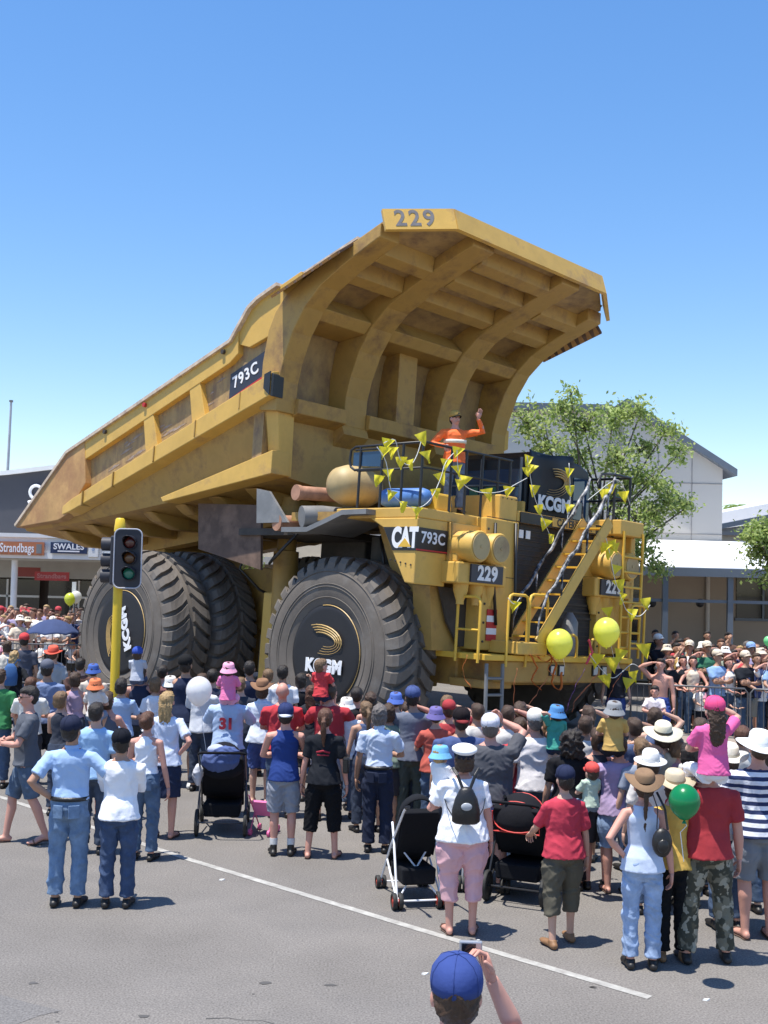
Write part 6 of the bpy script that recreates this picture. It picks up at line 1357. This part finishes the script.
def crowd(x, y, z, pi, top, low, hair, hat, yaw, where, grp, sc=1.):
    src = protos[pi]
    if pi in first: t = copy_tree(src)
    else: t = src; first[pi] = 1
    t.location = (x, y, z); t.rotation_euler = (0, 0, R(yaw)); t.scale = (sc,)*3; t['group'] = CG[grp]
    hatn = {2: 'cap', 5: 'sun hat'}.get(pi)
    who = {4: 'child'}.get(pi, 'woman' if pi in (1, 3, 5) else 'man')
    lb = '%s %s, %s top%s, %s' % (HN[hair] + ' haired' if not hatn else '', who, TOPN[top], ', %s %s' % (TOPN[hat], hatn) if hatn else '', where); lb = lb.strip()
    t['label'] = lb
    for o in [t] + list(t.children_recursive):
        if o.type != 'MESH': continue
        st = o.name.split('.')[0]
        m = None
        if st in ('shirt', 'camisole', 'tank_top'): m = cloth(top, 'top')
        elif st in ('shorts', 'jeans', 'trousers', 'cropped_trousers', 'skirt'): m = cloth(low, 'low')
        elif st == 'hair': m = hairmat(hair)
        elif st in ('hat', 'brim'): m = cloth(hat, 'hat')
        if m is not None:
            o.material_slots[0].link = 'OBJECT'; o.material_slots[0].material = m
    return t
rc = random.Random(11)
tops = list(TOPN); lows = list(LOWN); hairs = list(HN)
ordn = ['first', 'second', 'third', 'fourth', 'fifth', 'sixth', 'seventh', 'eighth', 'ninth', 'tenth', 'eleventh', 'twelfth', 'thirteenth', 'fourteenth', 'fifteenth', 'sixteenth', 'seventeenth', 'eighteenth', 'nineteenth', 'twentieth']
def rowpt(px, off):         # on the line of the right barrier, off metres behind it
    dr = ray(px, 600); t_ = 0; n = V((-d.y, d.x)); o2 = p0 + n*off
    k = (o2.x*d.y - o2.y*d.x)/(dr.x*d.y - dr.y*d.x); return dr.x*k, dr.y*k
front = [(672, 3, '#20242c', 'brown'), (684, 1, '#20242c', 'dark'), (694, 1, '#d9c8b0', 'dark'), (702, 4, '#e9e6e2', 'dark'), (711, 4, '#d88aa8', 'brown'), (719, 2, '#7fa6d8', 'grey'), (730, 1, '#e9e6e2', 'auburn'), (738, 4, '#e9e6e2', 'sandy'), (747, 2, '#20242c', 'dark'), (758, 0, '#3b4a78', 'brown'), (766, 3, '#e9e6e2', 'auburn'), (776, 0, '#7fa6d8', 'dark')]
for i, (px, pi, tp_, hr) in enumerate(front):
    x, y = rowpt(px, .38 + rc.uniform(-.05, .08)); crowd(x, y, 0 if y < 21.6 else 0, pi, tp_, rc.choice(lows), hr, '#d9c8b0' if pi == 2 else '#b8bcc4', 180 + rc.uniform(-30, 25) + 15, ordn[i] + ' from left leaning on the right barrier', 'r')
second = [(668, 5), (678, 6), (690, 2), (699, 3), (708, 2), (716, 1), (726, 5), (735, 3), (744, 1), (752, 2), (762, 5), (772, 6)]
for i, (px, pi) in enumerate(second):
    x, y = rowpt(px, 1.15 + rc.uniform(-.12, .15)); crowd(x, y, .0 if y < 21.6 else .12, pi, tops[(i*5 + 3) % 13], rc.choice(lows), rc.choice(hairs), rc.choice(['#e9e6e2', '#d9c8b0', '#7fa6d8']), 180 + rc.uniform(-20, 30), ordn[i] + ' from left in the second row at right', 'r')
third = [(660, 2), (681, 6), (688, 0), (704, 5), (713, 3), (722, 0), (741, 3), (749, 6), (765, 3)]
for i, (px, pi) in enumerate(third):
    x, y = rowpt(px, 2.1 + rc.uniform(-.15, .25)); crowd(x, y, .12, pi, tops[(i*3 + 1) % 13], rc.choice(lows), rc.choice(hairs), '#e9e6e2', 180 + rc.uniform(-20, 30), ordn[i] + ' from left in the back row at right', 'r', 1.02)
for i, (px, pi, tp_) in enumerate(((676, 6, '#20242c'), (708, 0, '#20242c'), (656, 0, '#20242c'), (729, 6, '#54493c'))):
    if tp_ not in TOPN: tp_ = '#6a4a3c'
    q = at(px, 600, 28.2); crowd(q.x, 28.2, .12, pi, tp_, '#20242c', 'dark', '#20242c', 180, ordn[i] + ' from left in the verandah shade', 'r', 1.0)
# far left kerb
n = 0
rows = [('front row', 29.9, 0, [-2, 6, 13, 21, 28, 37, 44, 52, 60, 67, 75, 83, 91]), ('second row', 30.9, .12, [2, 10, 17, 25, 33, 41, 48, 57, 64, 72, 80]), ('third row', 32.0, .12, [-1, 7, 15, 22, 31, 39, 46, 54, 62, 70, 79]), ('back row', 33.2, .12, [4, 12, 27, 35, 50, 58, 74])]
for ri, (rn, Y, z, xs) in enumerate(rows):
    for i, px in enumerate(xs):
        yy = Y + rc.uniform(-.2, .25); q = at(px + rc.uniform(-1.5, 1.5), 600, yy)
        pi = rc.choice((0, 1, 2, 3, 5, 6) if ri else (1, 3, 4, 0, 5, 4, 2)); tp_ = rc.choice(['#e9e6e2', '#e9e6e2', '#d9c8b0', '#d88aa8', '#7fa6d8', '#c43440', '#3b4a78', '#b8bcc4', '#9a8fb8', '#6a4a3c', '#e9e6e2'])
        crowd(q.x, yy, z, pi, tp_, rc.choice(lows), rc.choice(hairs), rc.choice(['#e9e6e2', '#d9c8b0', '#c43440']), 180 + rc.uniform(-45, 25), ordn[i] + ' from left in the %s, far left kerb' % rn, 'l', rc.uniform(.94, 1.05))
# people under the umbrella and the pair at the truck's corner
q = at(55, 640, 24.1); person('child in white top standing under the dark blue umbrella', (q.x, 24.1), 1.35, kid=True, top=('tee', '#e4e0e4'), low=('kidshorts', '#3a4a70'), hair=('short', 'brown'), vox=.02, ar='hold')
q = at(658, 650, 21.4); person('bare chested man in blue shorts shading his eyes at the truck corner', (q.x, 21.2), 1.72, yaw=150, top=('none', ''), low=('shorts', '#2c4a9c'), hair=('short', 'dark'), ar='shade', al='down', skin='pink', vox=.016, up=14, b=1.06)
q = at(655, 672, 20.6); person('girl in white top and lilac pink shorts standing before the barrier', (q.x, 20.6), 1.28, yaw=160, kid=True, top=('tee', '#dcd0d4'), low=('kidshorts', '#a878a8'), hair=('short', 'dark'), ar='front', al='front', skin='pink', vox=.014, shoes='sandal')
q = at(625, 665, 21.6); person('person in dark top and blue shorts behind the platform end of the truck', (q.x, 22.4), 1.70, yaw=170, top=('tee', '#2a2a34'), low=('shorts', '#2f4a90'), hair=('short', 'dark'), vox=.018)
# ---------------------------------------------------------------- person waving on the deck
q = W(1.62, 1.92, 4.34)
wv = person('person in orange high visibility shirt and jeans waving from the truck deck', (q.x, q.y), 1.86, yaw=196, z=q.z, up=4, hyaw=12, topmat=mat('high_visibility_orange', (.95, .17, .03), .7, var=.05, bump=.2, bscale=12), top=('long', '#f0501c'), low=('jeans', '#5878a0'), hair=('short', 'dark'), hat=('cap', '#b8902c', '#20201c', 'front'), al=((.33, .22, 1.62), (1, -.1, -.9), .12, (.25, .1, 1), (0, 1, .1)), ar=((.26, .22, 1.12), (1, -.6, -.2), .6, (0, .6, -.4), (-1, 0, 0)), skin='pink', vox=.013, b=1.12)[0]
M_REF = mat('pale_reflective_band', (.75, .72, .6), .4)
mb = MB(); mb.loft([[V(((.215)*math.cos(a), .175*math.sin(a), z*1.06)) for a in [2*math.pi*k/20 for k in range(20)]] for z in (1.20, 1.26)]); mb.build('reflective_band', M_REF, wv, smooth=True)

# ================================================================ bunting, streamers
M_FLAG = mat('yellow_flag_plastic', (.90, .80, .05), .5, var=.08, trans=.4); M_ROPE = mat('white_rope', (.7, .7, .68), .8)
M_DROPE = mat('dark_cord', (.05, .05, .05), .8)
def bunting(label, pts, flags, u, fs=.21, r_=.007, rope=None):
    P3 = [TM @ on_u(x, y, u) for x, y in pts]
    t = thing('bunting', label, 'bunting', P3[0], 0, 'yellow flag bunting on the truck'); o = P3[0]
    sm_p = []
    for i in range(len(P3) - 1):
        a, b, c, e = P3[max(0, i - 1)], P3[i], P3[i + 1], P3[min(len(P3) - 1, i + 2)]
        for k in range(4):
            q = k/4; sm_p.append(.5*((2*b) + (c - a)*q + (2*a - 5*b + 4*c - e)*q*q + (3*b - a - 3*c + e)*q**3))
    sm_p.append(P3[-1])
    mb = MB(); mb.tube([p - o for p in sm_p], r_, 6); mb.build('cord', rope or M_ROPE, t, smooth=True)
    for i, (x, y) in enumerate(flags):
        c = TM @ on_u(x, y, u) - o; a0 = PH + rc.uniform(-.9, .9) - 1.57; s = fs*rc.uniform(.85, 1.15); tl_ = rc.uniform(-.45, .45)
        X = V((math.sin(-a0), math.cos(a0), 0)) if False else V((math.cos(rc.uniform(-.7, .9)), math.sin(rc.uniform(-.6, .6)), tl_*.6)).normalized(); D = (V((0, 0, -1)) + X*tl_).normalized(); N_ = X.cross(D)
        mb = MB(); rows_ = []
        for q in range(6):
            f_ = q/5; w_ = s*.48*(1 - f_) + .004; rows_.append([c + D*(s*(f_ - .4)) + X*w_*g + N_*(.035*math.sin(f_*4 + g*2 + i)) for g in (-1, -.5, 0, .5, 1)])
        mb.loft(rows_, False, False); f_o = mb.build('flag', M_FLAG, t, smooth=True)
    return t
bunting('long white cord of yellow flags looping over the near deck rail above the truck badge', [(377, 447), (386, 462), (391, 490), (402, 503), (417, 508), (430, 500), (440, 480), (446, 462), (457, 450)], [(384, 452), (389, 474), (391, 495), (403, 506), (417, 512), (436, 493), (441, 478), (446, 464)], 2.3)
bunting('short swag of yellow flags left of the waving person', [(384, 443), (395, 440), (400, 459), (410, 465), (417, 455), (422, 438)], [(387, 444), (392, 452), (410, 464), (422, 438), (378, 480), (401, 462)], 2.25)
bunting('cord of yellow flags right of the waving person along the deck', [(457, 450), (458, 468), (462, 482), (472, 490), (487, 493), (503, 491), (516, 484), (527, 478)], [(457, 452), (458, 470), (460, 484), (464, 481), (427, 456), (488, 494), (508, 491)], 2.45)
bunting('cord of yellow flags hanging down the left side of the black banner', [(527, 456), (530, 475), (534, 495), (540, 512), (546, 526), (551, 538)], [(528, 460), (527, 471), (531, 469), (534, 490), (539, 509), (545, 524), (551, 538)], 2.5)
bunting('cord of two yellow flags hanging over the lettering of the black banner', [(569, 463), (570, 485), (570, 503), (567, 520)], [(569, 472), (570, 490), (569, 508)], 2.5)
bunting('tangle of yellow flags on the stair top rail', [(588, 500), (598, 492), (608, 484), (618, 480), (626, 492), (630, 505)], [(612, 488), (624, 496), (604, 494)], 2.9, .22)
bunting('cord of yellow flags running down the far ladder of the truck', [(606, 538), (610, 555), (615, 580), (622, 600), (628, 612), (640, 616), (650, 605)], [(604, 548), (609, 553), (612, 545), (616, 570), (620, 585), (622, 598), (608, 612), (632, 614), (646, 603), (615, 548)], 3.0, .24)
bunting('yellow flags drooping under the right end of the front platform', [(590, 655), (600, 668), (612, 678), (622, 672), (632, 664), (640, 668)], [(596, 660), (606, 680), (613, 664), (628, 684), (634, 676), (645, 650), (620, 655)], 3.05, .28)
bunting('single yellow flag beside the red striped plate at the stair foot', [(508, 598), (514, 604), (520, 598)], [(514, 606)], 2.9, .2)
def streamer(label, pts, u, m, w_=.024):
    P3 = [TM @ on_u(x, y, u) for x, y in pts]; o = P3[0]; t = None
    sm_p = []
    for i in range(len(P3) - 1):
        for k in range(5):
            q = k/5; a0_, b0_, c0_, e0_ = P3[max(0, i - 1)], P3[i], P3[i + 1], P3[min(len(P3) - 1, i + 2)]
            b = .5*((2*b0_) + (c0_ - a0_)*q + (2*a0_ - 5*b0_ + 4*c0_ - e0_)*q*q + (3*b0_ - a0_ - 3*c0_ + e0_)*q**3); sm_p.append(b + V((.012*math.sin(i*2 + k*1.3), 0, .01*math.sin(k*2.1))) - o)
    sm_p.append(P3[-1] - o)
    mb = MB(); mb.tube(sm_p, [(w_, .003)]*len(sm_p), 6); ob = mb.build('streamer', m, None, smooth=True); ob.location = o
    tag(ob, label, 'streamer', 'ribbons hanging from the front platform'); return ob
OR = mat('orange_ribbon', (.75, .22, .05), .5, trans=.2); PU = mat('purple_ribbon', (.22, .08, .35), .5); RDB = mat('rust_ribbon', (.40, .12, .05), .6)
for lb, pts, m in (('orange ribbon at the left end of the front platform', [(467, 655), (463, 672), (471, 688)], OR), ('orange ribbon hanging from the left hoop rail', [(517, 668), (514, 690), (515, 715)], RDB), ('orange tangled ribbon at the middle of the platform bar', [(530, 655), (537, 668), (532, 680), (541, 690)], OR), ('bright orange ribbon looping below the two left lamps', [(548, 654), (556, 664), (552, 682), (560, 690), (562, 672)], OR), ('orange ribbon bunch on the platform bar under the left balloon', [(536, 656), (546, 662), (553, 658), (548, 670), (556, 676)], OR), ('long rust ribbon slanting down left of the purple ribbon', [(548, 676), (536, 695), (522, 714)], RDB), ('purple ribbon slanting down below the platform', [(585, 668), (574, 690), (566, 712)], PU), ('rust ribbon crossing below the right lamps', [(600, 670), (590, 684), (576, 700), (572, 712)], RDB), ('short red ribbon hanging near the right balloon', [(588, 640), (592, 652), (586, 664)], mat('red_ribbon', (.6, .05, .08), .5)), ('rust ribbon at the right end of the platform', [(622, 672), (612, 690), (606, 708)], RDB)):
    streamer(lb, pts, 3.0, m)
# small litter on the road
for x, y, lb in ((425, 974, 'tiny pale scrap of litter on the road left of the foreground man'), (706, 1000, 'tiny pale scrap of litter on the road at the lower right'), (222, 880, 'tiny pale scrap of litter near the painted line')):
    q = at_z(x, y, 0); mb = MB(); mb.loft([[V((-.03, -.01, .0)), V((.0, -.02, .0)), V((.03, .0, .0)), V((.0, .02, 0))], [V((-.025, -.01, .012)), V((.0, -.018, .006)), V((.03, .0, .014)), V((.0, .02, .004))]]); ob = mb.build('litter', M_WTRIM); ob.location = q; tag(ob, lb, 'litter')
